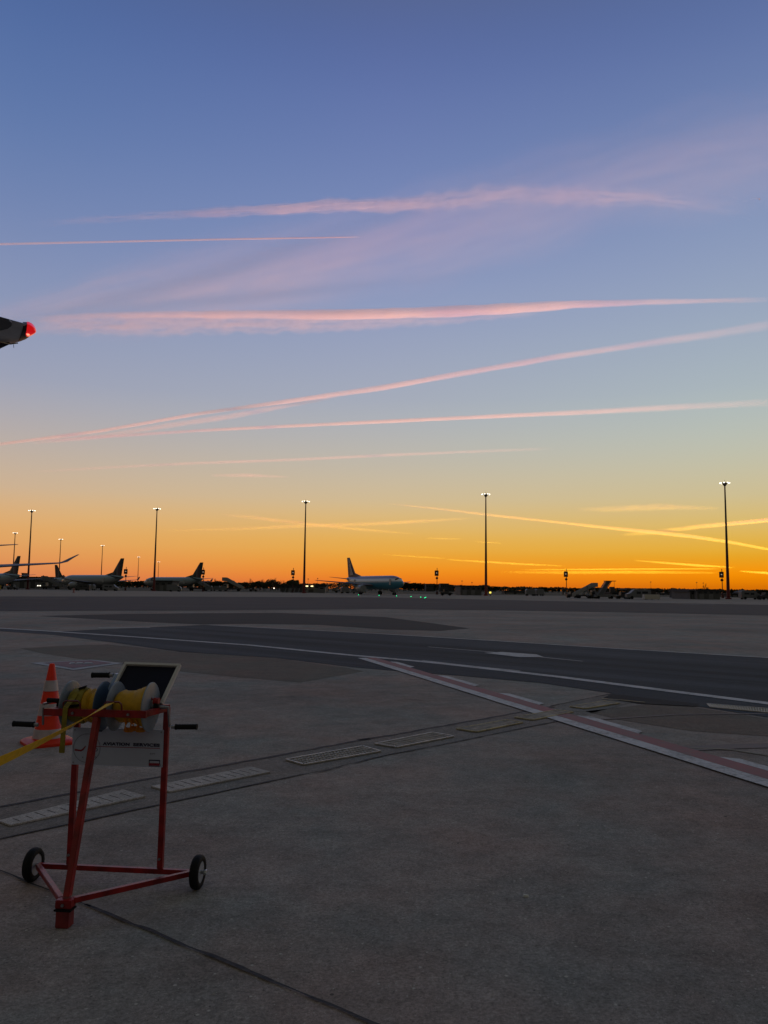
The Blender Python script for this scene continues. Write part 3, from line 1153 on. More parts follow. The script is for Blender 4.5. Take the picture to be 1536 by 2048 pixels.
def airliner(label, loc, rz, fus_m, fin_m, wing_m, winglet=1.2, left_wing=True, scale=1.0, engine_m=None, gear=True, group='airliners on the apron', blended=False, name='airliner'):
    a = thing(name, label, 'airliner', loc, rz, group)
    a.scale = (scale,) * 3
    engine_m = engine_m or mat('engine_grey', (0.30, 0.31, 0.33), .4)
    dark = mat('window_dark', (0.01, 0.012, 0.016), .15)
    sec = [(17.6, 3.15, .08), (17.3, 3.2, .42), (16.7, 3.3, .82), (15.8, 3.42, 1.2), (14.6, 3.55, 1.58), (13.2, 3.62, 1.82), (11.5, 3.65, 1.95),
           (-6.5, 3.65, 1.95), (-9, 3.78, 1.82), (-11.5, 4.02, 1.52), (-14, 4.38, 1.08), (-16, 4.7, .66), (-17.2, 4.9, .34), (-17.6, 4.95, .12)]
    m = MB()
    rings = []
    for x, zc, r in sec:
        rings.append([(x, math.cos(2 * math.pi * k / 28) * r * .98, zc + math.sin(2 * math.pi * k / 28) * r * 1.04) for k in range(28)])
    m.loft(rings)
    m.build('fuselage', fus_m, a, smooth=True)
    # windscreen
    m = MB()
    for s in (-1, 1):
        m.add([(15.95, s * .15, 4.38), (15.75, s * .78, 4.30), (15.1, s * 1.22, 4.26), (15.0, s * 1.16, 4.62), (15.35, s * .75, 4.83), (15.5, s * .12, 4.92)], [(0, 1, 2, 3, 4, 5)])
    m.build('windscreen', dark, a)
    for s in (-1, 1):
        for x in (13.2, -8.6):
            MB().box((x - .0, s * (1.80 if x > 0 else 1.84), 3.75), (.85, .12, 1.7)).build('cabin_door', mat('door_grey', (0.42, 0.43, 0.44), .4), a)
    for s in ((1, -1) if left_wing else (-1,)):
        m = MB()
        rings = [foil((3.6, s * 1.2, 2.75), (-4.2, s * 1.2, 2.75), .8), foil((1.0, s * 6.0, 3.15), (-3.6, s * 6.0, 3.15), .55),
                 foil((-2.2, s * 11.5, 3.65), (-4.9, s * 11.5, 3.65), .34), foil((-4.9, s * 16.6, 4.1), (-6.4, s * 16.6, 4.1), .16)]
        m.loft(rings)
        w = m.build('wing', wing_m, a, smooth=True)
        if winglet:
            m = MB()
            if blended:
                m.loft([foil((-4.92, s * 16.58, 4.1), (-6.4, s * 16.58, 4.1), .14), foil((-5.4, s * 16.95, 4.24), (-6.8, s * 16.95, 4.24), .12, Vector((0, -s * .5, .86))),
                        foil((-6.2, s * 17.4, 4.3 + winglet * .5), (-7.2, s * 17.4, 4.3 + winglet * .5), .05, Vector((0, -s, .3))),
                        foil((-7.0, s * 17.95, 4.35 + winglet), (-7.5, s * 17.95, 4.35 + winglet), .03, Vector((0, -s, .3)))])
            else:
                m.loft([foil((-5.0, s * 16.62, 4.1), (-6.4, s * 16.62, 4.1), .06, Vector((0, 1, 0))), foil((-6.2, s * 16.8, 4.1 + winglet), (-6.9, s * 16.8, 4.1 + winglet), .04, Vector((0, 1, 0)))])
            m.build('winglet', wing_m, w, smooth=True)
        # engine
        e = MB()
        prof = [(4.3, .95), (4.45, 1.02), (4.3, 1.1), (3.6, 1.18), (2.4, 1.12), (1.2, .85), (.7, .62), (.4, .5), (.0, .12)]
        ez = 1.78
        e.lathe(prof, (0, s * 5.7, ez), 'X', 24)
        en = e.build('engine', engine_m, a, smooth=True)
        MB().lathe([(4.16, .9), (4.18, .9)], (0, s * 5.7, ez), 'X', 24).build('intake', dark, en)
        MB().lathe([(4.18, .28), (4.4, .16), (4.55, .02)], (0, s * 5.7, ez), 'X', 16).build('spinner', engine_m, en)
        MB().box((1.6, s * 5.7, 2.92), (3.0, .3, .5)).build('pylon', engine_m, en)
        # tailplane
        m = MB()
        m.loft([foil((-13.4, s * .5, 4.75), (-16.6, s * .5, 4.75), .3), foil((-16.4, s * 6.3, 5.35), (-17.8, s * 6.3, 5.35), .08)])
        m.build('tailplane', wing_m, a, smooth=True)
    if not left_wing:
        m = MB()
        m.loft([foil((-13.4, .5, 4.75), (-16.6, .5, 4.75), .3), foil((-16.4, 6.3, 5.35), (-17.8, 6.3, 5.35), .08)])
        m.build('tailplane', wing_m, a, smooth=True)
    Y = Vector((0, 1, 0))
    m = MB()
    m.loft([foil((-8.2, 0, 5.35), (-9.2, 0, 5.35), .05, Y), foil((-10.2, 0, 5.75), (-16.4, 0, 5.2), .3, Y), foil((-11.6, 0, 6.6), (-16.6, 0, 6.4), .32, Y),
            foil((-15.6, 0, 11.7), (-17.5, 0, 11.7), .14, Y)][1:])
    fin = m.build('tail_fin', fin_m, a, smooth=True)
    m = MB()
    m.add([(-6.9, 0, 5.55), (-11.7, -.12, 6.65), (-11.7, .12, 6.65), (-11.7, -.16, 5.3), (-11.7, .16, 5.3)], [(0, 1, 2), (0, 3, 1), (0, 2, 4), (1, 3, 4, 2), (0, 4, 3)])
    m.build('fin_fillet', fin_m, a)
    if gear:
        for x, y, nwh, r in ((12.6, 0, 2, .36), (-1.6, 3.4, 2, .56), (-1.6, -3.4, 2, .56)):
            g = MB()
            g.bar((x, y, r), (x, y * .92, 2.2), .22)
            gp = g.build('landing_gear', mat('gear_grey', (0.2, 0.2, 0.21), .5), a)
            t = MB()
            for s in (-1, 1):
                t.lathe([(-.14, r * .7), (-.16, r * .9), (-.1, r), (.1, r), (.16, r * .9), (.14, r * .7)], (x, y + s * .32, r), 'Y', 20)
            t.build('gear_wheels', BLK, gp, smooth=True)
    return a


def local(rz, loc, p, scale=1.0):
    """world position for local point p of a thing at loc/rz"""
    return Vector(loc) + Matrix.Rotation(rz, 3, 'Z') @ (Vector(p) * scale)


def place(rz, anchor_local, px, Y, scale=1.0):
    """location so that local anchor lies in photo column px at distance Y"""
    t = at(px, Y)
    q = Matrix.Rotation(rz, 3, 'Z') @ (Vector(anchor_local) * scale)
    return Vector((t.x - q.x, t.y - q.y, 0))


WINGM = mat('wing_grey', (0.15, 0.14, 0.17), .55, 0, var=.1, scale=1)
FUS_BLUE = banded('livery_blue', [(0, (0.05, 0.25, 0.36)), (3.45, (0.07, 0.28, 0.42)), (3.95, (0.85, 0.85, 0.86)), (4.75, (0.30, 0.26, 0.40)), (5.2, (0.16, 0.13, 0.22))], rough=.3)
FIN_BLUE = mat('fin_dark', (0.09, 0.08, 0.13), .4)
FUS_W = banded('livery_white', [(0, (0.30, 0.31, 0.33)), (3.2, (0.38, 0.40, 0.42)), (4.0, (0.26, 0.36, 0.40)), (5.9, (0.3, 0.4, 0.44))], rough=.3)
FIN_G = banded('fin_green', [(-18, (0.02, 0.04, 0.035)), (-15.6, (0.12, 0.06, 0.065)), (-14.6, (0.16, 0.13, 0.13)), (-13.7, (0.02, 0.04, 0.035))], axis=0, rough=.4)

# taxiing airliner in the middle
rz = math.radians(-60)
g_air = airliner('blue and white airliner on the centre of the far apron, nose pointing right', place(rz, (0, 0, 0), 746, 222), rz, FUS_BLUE, FIN_BLUE, WINGM, winglet=0, scale=.93)
motif = MB()
for s in (-1, 1):
    motif.add([(x, s * (.34 - (zz - 6) * .026), zz) for x, zz in ((-14.6, 6.0), (-12.2, 6.1), (-13.6, 7.8), (-14.6, 9.6), (-15.6, 9.6), (-14.4, 7.6))], [(0, 1, 2, 3, 4, 5)])
    motif.add([(x, s * (.22 - (zz - 9) * .02), zz) for x, zz in ((-15.7, 9.9), (-14.9, 9.9), (-15.5, 11.3), (-16.2, 11.3))], [(0, 1, 2, 3)])
motif.build('fin_motif', mat('motif_pale', (0.42, 0.38, 0.38), .4), g_air)
MB().lathe([(17.66, .10), (17.72, .10)], (0, 0, 3.15), 'X', 8).build('nose_light', mat('soft_lamp', (.9, .8, .6), .4, emit=(1, .8, .5), estr=.0), g_air)

# parked airliners, facing left, tails to the right
rz = math.radians(148)
airliner('white parked airliner facing left, dark fin right of the second tall mast', place(rz, (-17.2, 0, 0), 404, 322), rz, FUS_W, FIN_G, WINGM)
rz = math.radians(148)
airliner('white parked airliner with dark green and red fin beside the leftmost board post', place(rz, (-17.2, 0, 0), 245, 284), rz, FUS_W, FIN_G, WINGM)
rz = math.radians(148)
airliner('parked airliner cut by the left edge, dark fin crossed by the big wing', place(rz, (-17.2, 0, 0), 37, 272), rz, FUS_W, FIN_G, WINGM)
rz = math.radians(-30)
airliner('parked airliner facing right with a dark fin leaning left, beside a folded stair truck', place(rz, (-17.2, 0, 0), 108, 385), rz, FUS_W, FIN_G, WINGM)
rz = math.radians(140)
airliner('tiny distant airliner with only its fin tip above the dark buildings at the left', place(rz, (-17.2, 0, 0), 73, 900), rz, FUS_W, FIN_G, WINGM)
# big one just outside the left edge: its right wing reaches into the picture
rzB = math.radians(140)
big = airliner('airliner beyond the left edge whose long upswept wing crosses the parked fins', place(rzB, (-5.6, -16.6, 0), 116, 88), rzB, FUS_W, FIN_G, WINGM, winglet=.75, blended=True)

# near airliner just outside the picture: only the tip of its left wing shows
AX, AY = -23.0, 8.0
near = airliner('near aircraft showing only its grey wing tip with a red lamp at the left edge', (AX, AY, 0), math.radians(-90), FUS_W, FIN_G, WINGM, left_wing=False, scale=1.0)


def nl(p):
    return Vector((-(p.y - AY), p.x - AX, p.z))


zt_ = 5.5
LE = [G(*q, zt_) for q in ((-30, 624), (0, 633.5), (30, 642), (50, 647.5), (60, 651.5), (68, 657), (71.5, 662))]
TE = [G(*q, zt_) for q in ((-30, 703), (0, 690), (22, 687.5), (40, 683), (53, 678), (64, 671.5), (71.5, 663.5))]
inb = []
pairs = [(Vector((AX + 1.3, 3.0, 3.3)), Vector((AX + 1.3, 11.0, 3.3)), .5), (Vector((-15.5, 6.2, 4.3)), Vector((-15.5, 11.6, 4.3)), .32),
         (Vector((-8.6, 9.4, 5.2)), Vector((-8.6, 12.4, 5.2)), .17)]
ths = [.13, .125, .12, .10, .08, .055, .02]
for a_, b_, t_ in zip(LE, TE, ths):
    pairs.append((a_, b_, t_))
m = MB()
m.loft([foil(nl(a_), nl(b_), t_) for a_, b_, t_ in pairs[:-2]])
nw = m.build('wing', mat('tip_grey', (0.68, 0.69, 0.70), .3, .2, var=.15, scale=3), near, smooth=True)
# the dark cap and the red lens wrap the very tip, 4 mm proud of the skin
m = MB()
g4 = [(G(47, 647.6, zt_), G(36, 684.2, zt_), .145), (G(54, 649.0, zt_), G(49, 679, zt_), .145), (G(61, 653.5, zt_), G(57, 675, zt_), .10)]
m.loft([foil(nl(a_), nl(b_), t_) for a_, b_, t_ in g4])
m.build('lamp_surround', mat('surround_black', (0.01, 0.01, 0.012), .4), nw, smooth=True)
m = MB()
g5 = [(G(54.5, 648.5, zt_), G(48.5, 676.5, zt_), .15), (G(58, 649.5, zt_), G(53, 675.5, zt_), .148), (G(62, 651.2, zt_), G(58.5, 673.5, zt_), .135), (G(66, 653.8, zt_), G(63.5, 671, zt_), .115),
      (G(69.3, 657, zt_), G(67.8, 668.4, zt_), .085), (G(71.2, 659.8, zt_), G(70.4, 666, zt_), .055), (G(72.3, 662.2, zt_), G(72.2, 664, zt_), .02)]
m.loft([foil(nl(a_), nl(b_), t_) for a_, b_, t_ in g5])
lens = m.build('navigation_light', mat('red_lens', (0.55, 0.01, 0.01), .15, emit=(1.0, .008, .012), estr=.48), nw, smooth=True)
bp = G(56, 668.5, zt_ - .055)
MB().lathe([(-.035, .010), (0, .022), (.035, .010)], nl(bp), 'X', 12).build('bulb', mat('red_bulb', (1, .3, .2), .3, emit=(1.0, .16, .10), estr=3.0), lens, smooth=True)
# dark painted panel under the wing and pale trailing edge line
m = MB()
P3 = [G(*q, zt_ - .075) for q in ((-40, 628), (0, 636), (18, 641), (24, 646), (23, 652), (15, 658), (0, 661.5), (-40, 662))]
m.add([nl(q) for q in P3] + [nl(q) + Vector((0, 0, .02)) for q in P3], [tuple(range(8))] + [(i, (i + 1) % 8, 8 + (i + 1) % 8, 8 + i) for i in range(8)])
m.build('dark_panel', mat('panel_navy', (0.006, 0.008, 0.02), .3), nw)
m = MB()
m.loft([foil(nl(a_), nl(b_), t_) for a_, b_, t_ in ((G(-30, 686, zt_ - .03), G(-30, 712, zt_ - .14), .05), (G(0, 684, zt_ - .03), G(0, 697.5, zt_ - .1), .04), (G(19, 685, zt_ - .03), G(19, 688.8, zt_ - .06), .02))])
m.build('aileron', mat('flap_dark', (0.03, 0.03, 0.045), .5), nw)
m = MB()
m.tube([nl(G(-30, 677, zt_ - .10)), nl(G(0, 683.5, zt_ - .08)), nl(G(20, 688.2, zt_ - .05)), nl(G(36, 686, zt_ - .02))], .010, 8)
m.build('trailing_strip', mat('strip_cream', (0.75, 0.66, 0.5), .4), nw, smooth=True)
m = MB()
q = nl(G(27, 689, zt_))
m.tube([q, q + Vector((-.02, 0, -.05))], .004, 6)
m.build('static_wick', BLK, nw)


# ------------------------------------------------------------------ floodlight masts
LAMP = mat('flood_lamp', (1, 1, 1), .4, emit=(1.0, .93, .78), estr=3.5)
MASTR = banded('mast_paint', [(0, (0.16, 0.02, 0.02)), (9.0, (0.10, 0.03, 0.03)), (14.0, (0.06, 0.05, 0.05)), (26.0, (0.16, 0.05, 0.05))], rough=.6)


def make_mast(label, loc, group):
    r = thing('floodlight_mast', label, 'floodlight mast', loc, 0, group)
    MB().lathe([(0, .75), (.35, .75), (.4, .42), (10, .32), (20, .23), (29.3, .16)], (0, 0, 0), 'Z', 16).build('pole', MASTR, r, smooth=True)
    h = MB()
    h.lathe([(28.6, .2), (29.0, .5), (29.3, .62), (29.45, .62), (29.5, .2)], (0, 0, 0), 'Z', 16)
    h.tube([(math.cos(a) * .95, math.sin(a) * .95, 29.4) for a in [2 * math.pi * k / 24 for k in range(25)]], .05, 6)
    h.tube([(0, 0, 29.4), (0, 0, 30.2)], .03, 6)
    h.build('head_ring', mat('mast_head', (0.1, 0.09, 0.08), .6), r)
    for k in range(8):
        a = 2 * math.pi * (k + .3) / 8
        c, s = math.cos(a), math.sin(a)
        arm = MB().bar((c * .55, s * .55, 29.4), (c * 1.15, s * 1.15, 29.45), .06)
        f = arm.build('floodlight', mat('lamp_housing', (0.25, 0.24, 0.22), .5), r)
        MB().box((c * 1.15, s * 1.15, 29.42), (.28, .22, .15), Matrix.Rotation(a + math.pi / 2, 3, 'Z') @ Matrix.Rotation(math.radians(20), 3, 'X')).build('lamp', LAMP, f)
    return r


masts = [(1456.5, 197, 'tall floodlight mast at the right, nearest and tallest of the lit masts'),
         (972, 226, 'tall floodlight mast between the blue airliner and the right side loaders'),
         (608, 250, 'tall floodlight mast just left of the blue airliner'),
         (308, 279, 'tall floodlight mast standing in front of the parked white airliner nose'),
         (55.5, 291, 'tall floodlight mast crossed by the long upswept wing at the left')]
mast0 = None
for x, D, lb in masts:
    l_ = at(x, D)
    if mast0 is None:
        mast0 = make_mast(lb, l_, 'tall floodlight masts in the near row')
    else:
        dup(mast0, l_, rng.random() * .6, lb)
for x, D, lb in ((24.5, 418, 'distant floodlight mast nearest the left edge'), (117, 471, 'distant floodlight mast behind the upswept wing tip'),
                 (201.5, 540, 'distant floodlight mast above the middle of the left parked airliner'),
                 (275, 743, 'distant thin floodlight mast with dim lamps between the two parked fins'),
                 (315.5, 886, 'smallest distant floodlight mast just right of a tall one')):
    d_ = dup(mast0, at(x, D), rng.random(), lb)
    d_['group'] = 'distant floodlight masts in the back row'


# ------------------------------------------------------------------ stand boards on posts
def make_board(label, loc, rz_):
    r = thing('stand_board', label, 'guidance board', loc, rz_, 'stand guidance boards on posts')
    DK = mat('board_red', (0.07, 0.012, 0.01), .6)
    MB().lathe([(0, .3), (.2, .3), (.25, .13), (8.6, .10)], (0, 0, 0), 'Z', 10).build('post', DK, r)
    MB().box((-.15, 0, 6.9), (1.25, .35, 1.75)).build('display_box', DK, r, bevel=.04)
    MB().box((-.2, -.19, 6.95), (.34, .03, .24)).build('lit_numeral', mat('lit_sign', (.9, .8, .7), .5, emit=(1.0, .78, .6), estr=.4), r)
    MB().box((-.12, -.19, 6.35), (.7, .03, .2)).build('lower_panel', mat('board_dim', (0.25, 0.12, 0.08), .6), r)
    MB().lathe([(-.22, .38), (.22, .38)], (-.05, 0, 5.3), 'Y', 14).build('beacon', DK, r)
    MB().box((0, 0, .45), (.6, .5, .9)).build('base_cabinet', DK, r)
    return r


b0 = None
for x, D, rz_, lb in ((1133, 248, 0, 'guidance board on a post left of the white stair truck'),
                      (1445, 232, 0, 'guidance board on a post just left of the rightmost mast'),
                      (874, 254, .2, 'guidance board on a post right of the blue airliner nose'),
                      (586, 273, .5, 'guidance board on a post above the round dark tree'),
                      (406, 280, .5, 'guidance board on a post right of the second parked fin'),
                      (251, 284, .5, 'guidance board on a post right of the leftmost large parked fin')):
    b0 = make_board(lb, at(x, D), rz_) if b0 is None else (dup(b0, at(x, D), rz_, lb) and b0)

# ------------------------------------------------------------------ green taxiway lights
GL = mat('green_lamp', (0, .5, .2), .4, emit=(.02, 1.0, .36), estr=2.2)
gl0 = None
for i, (x, y, lb) in enumerate(((717, 1190, 'green ground light leftmost, under the tail of the blue airliner'), (758, 1191, 'green ground light under the middle of the blue airliner'),
                  (793, 1192.3, 'green ground light under the engine of the blue airliner'), (822, 1193.7, 'green ground light just right of the blue airliner'),
                  (841.5, 1195, 'green ground light left of a close pair'), (849.5, 1196.6, 'green ground light, lower of the close pair at the right end'),
                  (851.5, 1195.6, 'green ground light, upper of the close pair at the right end'))):
    P_ = G(x, y + 1.6)
    if gl0 is None:
        gl0 = thing('taxiway_light', lb, 'taxiway light', P_, 0, 'green taxiway lights')
        MB().lathe([(0, .12), (.05, .12), (.08, .06), (.16, .06)], (0, 0, 0), 'Z', 12).build('fixture', BLK, gl0)
        MB().lathe([(.16, .08), (.24, .08), (.28, .04)], (0, 0, 0), 'Z', 12).build('lens', GL, gl0, smooth=True)
    else:
        k = P_.y / gl0.location.y
        dup(gl0, P_, 0, lb, (k, k, 1))

# ------------------------------------------------------------------ trees and tree line
LEAFM = mat('foliage', (0.045, 0.055, 0.022), .9, var=.5, scale=.8)
BARK = mat('bark', (0.06, 0.045, 0.035), .9)


def make_tree(name, label, kind, H, Wd, seed, group):
    rg = random.Random(seed)
    t = thing(name, label, 'tree', (0, 0, 0), 0, group)
    m = MB()
    if kind == 'bare':
        m.tube([(0, 0, 0), (.1, 0, H * .35), (.0, .1, H * .6)], [.3, .2, .12], 7)

        def br(p_, d_, L_, r_, lev):
            q_ = p_ + d_ * L_
            m.tube([p_, q_], [r_, r_ * .6], 4)
            if lev > 0:
                for _ in range(4):
                    n_ = (d_ + Vector((rg.uniform(-.8, .8), rg.uniform(-.8, .8), rg.uniform(-.1, .6)))).normalized()
                    br(p_.lerp(q_, rg.uniform(.4, 1)), n_, L_ * rg.uniform(.55, .8), r_ * .6, lev - 1)
        for k in range(6):
            a = k * 1.05 + rg.random()
            br(Vector((0, 0, H * rg.uniform(.28, .55))), Vector((math.cos(a) * .6, math.sin(a) * .6, rg.uniform(.5, 1))).normalized(), H * .24, .09, 3)
        m.build('branches', BARK, t)
        return t
    trunk_h = H * (.5 if kind == 'pine' else .3)
    m.tube([(0, 0, 0), (.15, .05, trunk_h * .6), (.05, 0, trunk_h * 1.2)], [.35, .25, .15], 8)
    for k in range(5):
        a = k * 1.3 + rg.random()
        m.tube([(0, 0, trunk_h * .7), (math.cos(a) * Wd * .18, math.sin(a) * Wd * .18, trunk_h * 1.15), (math.cos(a) * Wd * .32, math.sin(a) * Wd * .32, H * .75)], [.14, .1, .04], 6)
    m.build('trunk', BARK, t)
    c = MB()
    lumps = []
    for k in range(24 if kind == 'pine' else 15):
        a = rg.random() * 6.28
        rr = math.sqrt(rg.random()) * Wd * .36
        if kind == 'pine':
            zc = H * (.52 + .30 * rg.random()) - rr * .35
        else:
            zc = H * rg.uniform(.35, .82) - rr * .2
        lumps.append((Vector((math.cos(a) * rr, math.sin(a) * rr, zc)), Wd * rg.uniform(.12, .2), H * rg.uniform(.09, .15)))
    for cc, rx, rz2 in lumps:
        for _ in range(95):
            v = Vector((rg.gauss(0, 1), rg.gauss(0, 1), rg.gauss(0, 1))).normalized() * rg.uniform(.55, 1.08)
            p_ = cc + Vector((v.x * rx, v.y * rx, v.z * rz2))
            s = rg.uniform(.16, .42)
            a1_ = Vector((rg.gauss(0, 1), rg.gauss(0, 1), rg.gauss(0, 1))).normalized()
            b1_ = a1_.orthogonal().normalized()
            c.add([p_ - a1_ * s - b1_ * s * .6, p_ + a1_ * s - b1_ * s * .5, p_ + a1_ * s * .7 + b1_ * s * .7, p_ - a1_ * s * .8 + b1_ * s * .6], [(0, 1, 2, 3)])
    c.build('crown', LEAFM, t)
    return t


pine = make_tree('pine_tree', 'round dark umbrella pine under the guidance board left of the tall mast', 'pine', 7.8, 9.5, 3, None)
pine.location = at(584, 470)
if 'group' in pine:
    del pine['group']
protos = [make_tree('broadleaf_tree', 'x', 'leaf', 8.0, 8.5, s, 'trees along the far edge of the airfield') for s in (11, 12, 13)]
bares = [make_tree('bare_tree', 'x', 'bare', 8.5, 6, s, 'bare trees among the dark far trees') for s in (21, 22)]
first = {id(p_): True for p_ in protos + bares}


def put(proto, loc, label, sc_):
    rz_ = rng.random() * 6.28
    if first[id(proto)]:
        first[id(proto)] = False
        proto.location = loc
        proto.rotation_euler = (0, 0, rz_)
        proto.scale = sc_
        proto['label'] = label
        return proto
    return dup(proto, loc, rz_, label, sc_)


# left part, 340..640 px: heights read off the skyline (photo row of the crown top)
LT = 'dark leafy tree in the far row between the second parked fin and the round pine'
for x, ytop in ((428, 1160), (437, 1158.5), (448, 1160), (459, 1158.5), (466, 1161), (478, 1163), (486, 1161), (494, 1167), (507, 1163), (519, 1160), (527, 1163),
                (541, 1156.5), (551, 1160), (561, 1166), (530, 1161), (598, 1169)):
    D = 470 + rng.uniform(-30, 30)
    hor = HOR + (x - 768) * math.tan(ROLL)
    h = (hor - ytop) / FPX * D + EYE
    k = h / 8.0
    put(protos[rng.randrange(3)], at(x, D), LT, (k * rng.uniform(.85, 1.15),) * 2 + (k,))
for x, ytop in ((432, 1156), (500, 1156), (521, 1155), (545, 1152.5), (556, 1158), (568, 1160), (594, 1161), (657, 1163), (646, 1165), (420, 1158)):
    D = 490
    h = (HOR + (x - 768) * math.tan(ROLL) - ytop) / FPX * D + EYE
    k = h / 8.5
    put(bares[rng.randrange(2)], at(x, D), 'bare winter tree rising thinly above the dark far row left of the blue airliner', (k, k, k))
# right part: low continuous row near the horizon
RT = 'low dark tree in the long far row at the horizon right of the blue airliner'
x = 808
while x < 1560:
    D = 700 + rng.uniform(-40, 60)
    hgt = 8.4 - 3.4 * min(1, max(0, (x - 820) / 240)) + rng.uniform(-.6, .9)
    k = hgt / 8.0
    put(protos[rng.randrange(3)], at(x, D), RT, (k * 1.5, k * 1.5, k))
    x += rng.uniform(8, 15)
x = -5
while x < 430:
    D = 640 + rng.uniform(-40, 60)
    k = rng.uniform(.75, 1.05)
    put(protos[rng.randrange(3)], at(x, D), 'low dark tree in the far row behind the parked airliners at the left', (k * 1.4, k * 1.4, k))
    x += rng.uniform(10, 17)
put(bares[0], at(1411, 420), 'lone bare tree at the horizon just right of the rightmost floodlight mast', (.55, .55, .8))['label'] = \
    'lone bare tree between the rightmost guidance board and the right edge'

# the unbroken low mass of far scrub and woods under the single trees
m = MB()
rg = random.Random(9)
x = -20.0
while x < 1570:
    D = 760 + rg.uniform(-30, 30)
    hh = (6.2 if x < 820 else 4.6) + 1.1 * noise.noise((x * .03, 2, 1)) + .8 * noise.noise((x * .11, 5, 1))
    P0 = at(x, D)
    for _ in range(11):
        p_ = P0 + Vector((rg.uniform(-2.2, 2.2), rg.uniform(-3, 3), hh * rg.random() ** .55))
        s_ = rg.uniform(.5, 1.1)
        a1_ = Vector((rg.gauss(0, 1), rg.gauss(0, 1), rg.gauss(0, 1))).normalized()
        b1_ = a1_.orthogonal().normalized()
        m.add([p_ - a1_ * s_ - b1_ * s_ * .6, p_ + a1_ * s_ - b1_ * s_ * .5, p_ + a1_ * s_ * .7 + b1_ * s_ * .7, p_ - a1_ * s_ * .8 + b1_ * s_ * .6], [(0, 1, 2, 3)])
    x += 1.6
o = m.build('woods', LEAFM)
tag(o, 'unbroken low dark woods and scrub along the horizon', 'woods', kind='stuff')

# ------------------------------------------------------------------ buildings
CW = mat('wall_dark', (0.06, 0.06, 0.065), .8, var=.15, scale=.5)
CG = mat('wall_grey', (0.105, 0.105, 0.105), .8, var=.15, scale=.5)
CWH = mat('wall_pale', (0.18, 0.18, 0.19), .7, var=.1, scale=.5)
ROOF = mat('roof_dark', (0.05, 0.05, 0.055), .8)
GLS = mat('glass_dark', (0.02, 0.025, 0.03), .1)
LIT = mat('wall_lamp', (1, .9, .7), .4, emit=(1.0, .74, .36), estr=2.6)


def building(name, label, x0, x1, ytop, D, depth=14, wall=CW, doors=1, roof_over=.4, lamps=(), cat='building', group=None, wins=4, rz_=0.0):
    """block whose front spans photo columns x0..x1 at distance D, roof at photo row ytop"""
    a, b = at(x0, D), at(x1, D)
    xm = (x0 + x1) / 2
    h = (HOR + (xm - 768) * math.tan(ROLL) - ytop) / FPX * D + EYE
    w = (b - a).length
    r = thing(name, label, cat, ((a + b) / 2), rz_, group)
    MB().box((0, depth / 2, h / 2 - .15), (w, depth, h - .3)).build('wall', wall, r)
    MB().box((0, depth / 2, h - .15 + .002), (w + roof_over * 2, depth + roof_over * 2, .3)).build('roof', ROOF, r)
    n = max(0, wins)
    for i in range(n):
        xx = -w / 2 + w * (i + .5) / n
        f = MB().box((xx, -.03, h * .68), (w / n * .5, .08, h * .16)).build('window', GLS, r)
    for i in range(doors):
        xx = -w / 2 + w * (i + .5) / max(1, doors) * .8
        MB().box((xx, -.04, h * .28), (min(3.2, w * .2), .08, h * .5)).build('door', CWH, r)
    for lx in lamps:
        MB().box((at(lx, D).x - r.location.x, -.35, h - .75), (.9, .3, .35)).build('wall_lamp', LIT, r)
    return r


building('hangar', 'flat roofed dark grey hangar just left of the tall mast right of the airliner', 921, 963, 1171, 236, 18, CG, 2)
building('warehouse', 'dark flat roofed warehouse left of the rightmost mast', 1394, 1440, 1178.5, 182, 16, CG, 2)
building('shed', 'small dark cube shed left of the flat roofed warehouse', 1359, 1377, 1181.5, 226, 8, CW, 1, wins=1, lamps=(1371,))
building('annex', 'low annex joined to the left of the flat roofed warehouse', 1380, 1393.5, 1181, 184, 10, CG, 1, wins=1)
building('office_block', 'far low office block silhouette right of the rightmost loader, behind the canopy', 1320, 1350, 1186.3, 420, 20, CW, 1)
building('apartment_block', 'far square block silhouette just left of the board right of the airliner', 852, 867, 1167.5, 620, 20, CW, 0, roof_over=0, wins=3)
building('apartment_block', 'far wide block silhouette just right of the board right of the airliner', 881, 898, 1167, 620, 20, CW, 0, roof_over=0, wins=4)
building('apartment_block', 'far lower block silhouette attached right of the wide far block', 897, 907, 1169.5, 622, 20, CW, 0, roof_over=0, wins=2)
building('terminal', 'low dark terminal behind the long wing at the far left', 22, 104, 1153.5, 400, 30, CW, 3, wins=10)
building('tower_block', 'small square tower on the skyline between the left mast and the wing', 42, 45.5, 1146, 420, 6, CW, 0, roof_over=.3, wins=1)
building('storage_block', 'grey storage block at the foot of the second tall mast', 309, 344, 1161, 292, 10, CG, 1, wins=3)
building('service_shed', 'low dark service shed with two bright lamps left of the blue airliner', 602, 652, 1168.5, 300, 12, CW, 2, lamps=(614, 624), wins=4)
building('barrier_block', 'dark low building under the round pine left of the tall mast', 561, 612, 1169.5, 330, 12, CW, 1, wins=5)
building('cabin', 'small pale cabin among the ground equipment left of the blue airliner', 637, 650, 1172, 262, 5, CWH, 1, wins=1)
building('low_store', 'long low dark store at the horizon between the mast and the stair truck', 1010, 1085, 1182, 330, 10, CW, 3, wins=8)
building('fuel_shed', 'low shed behind the far right loader under the canopy', 1222, 1262, 1184, 245, 8, CW, 2, wins=3)
building('low_store', 'low dark store right of the rightmost tall mast', 1462, 1500, 1187, 300, 10, CW, 2, wins=5)

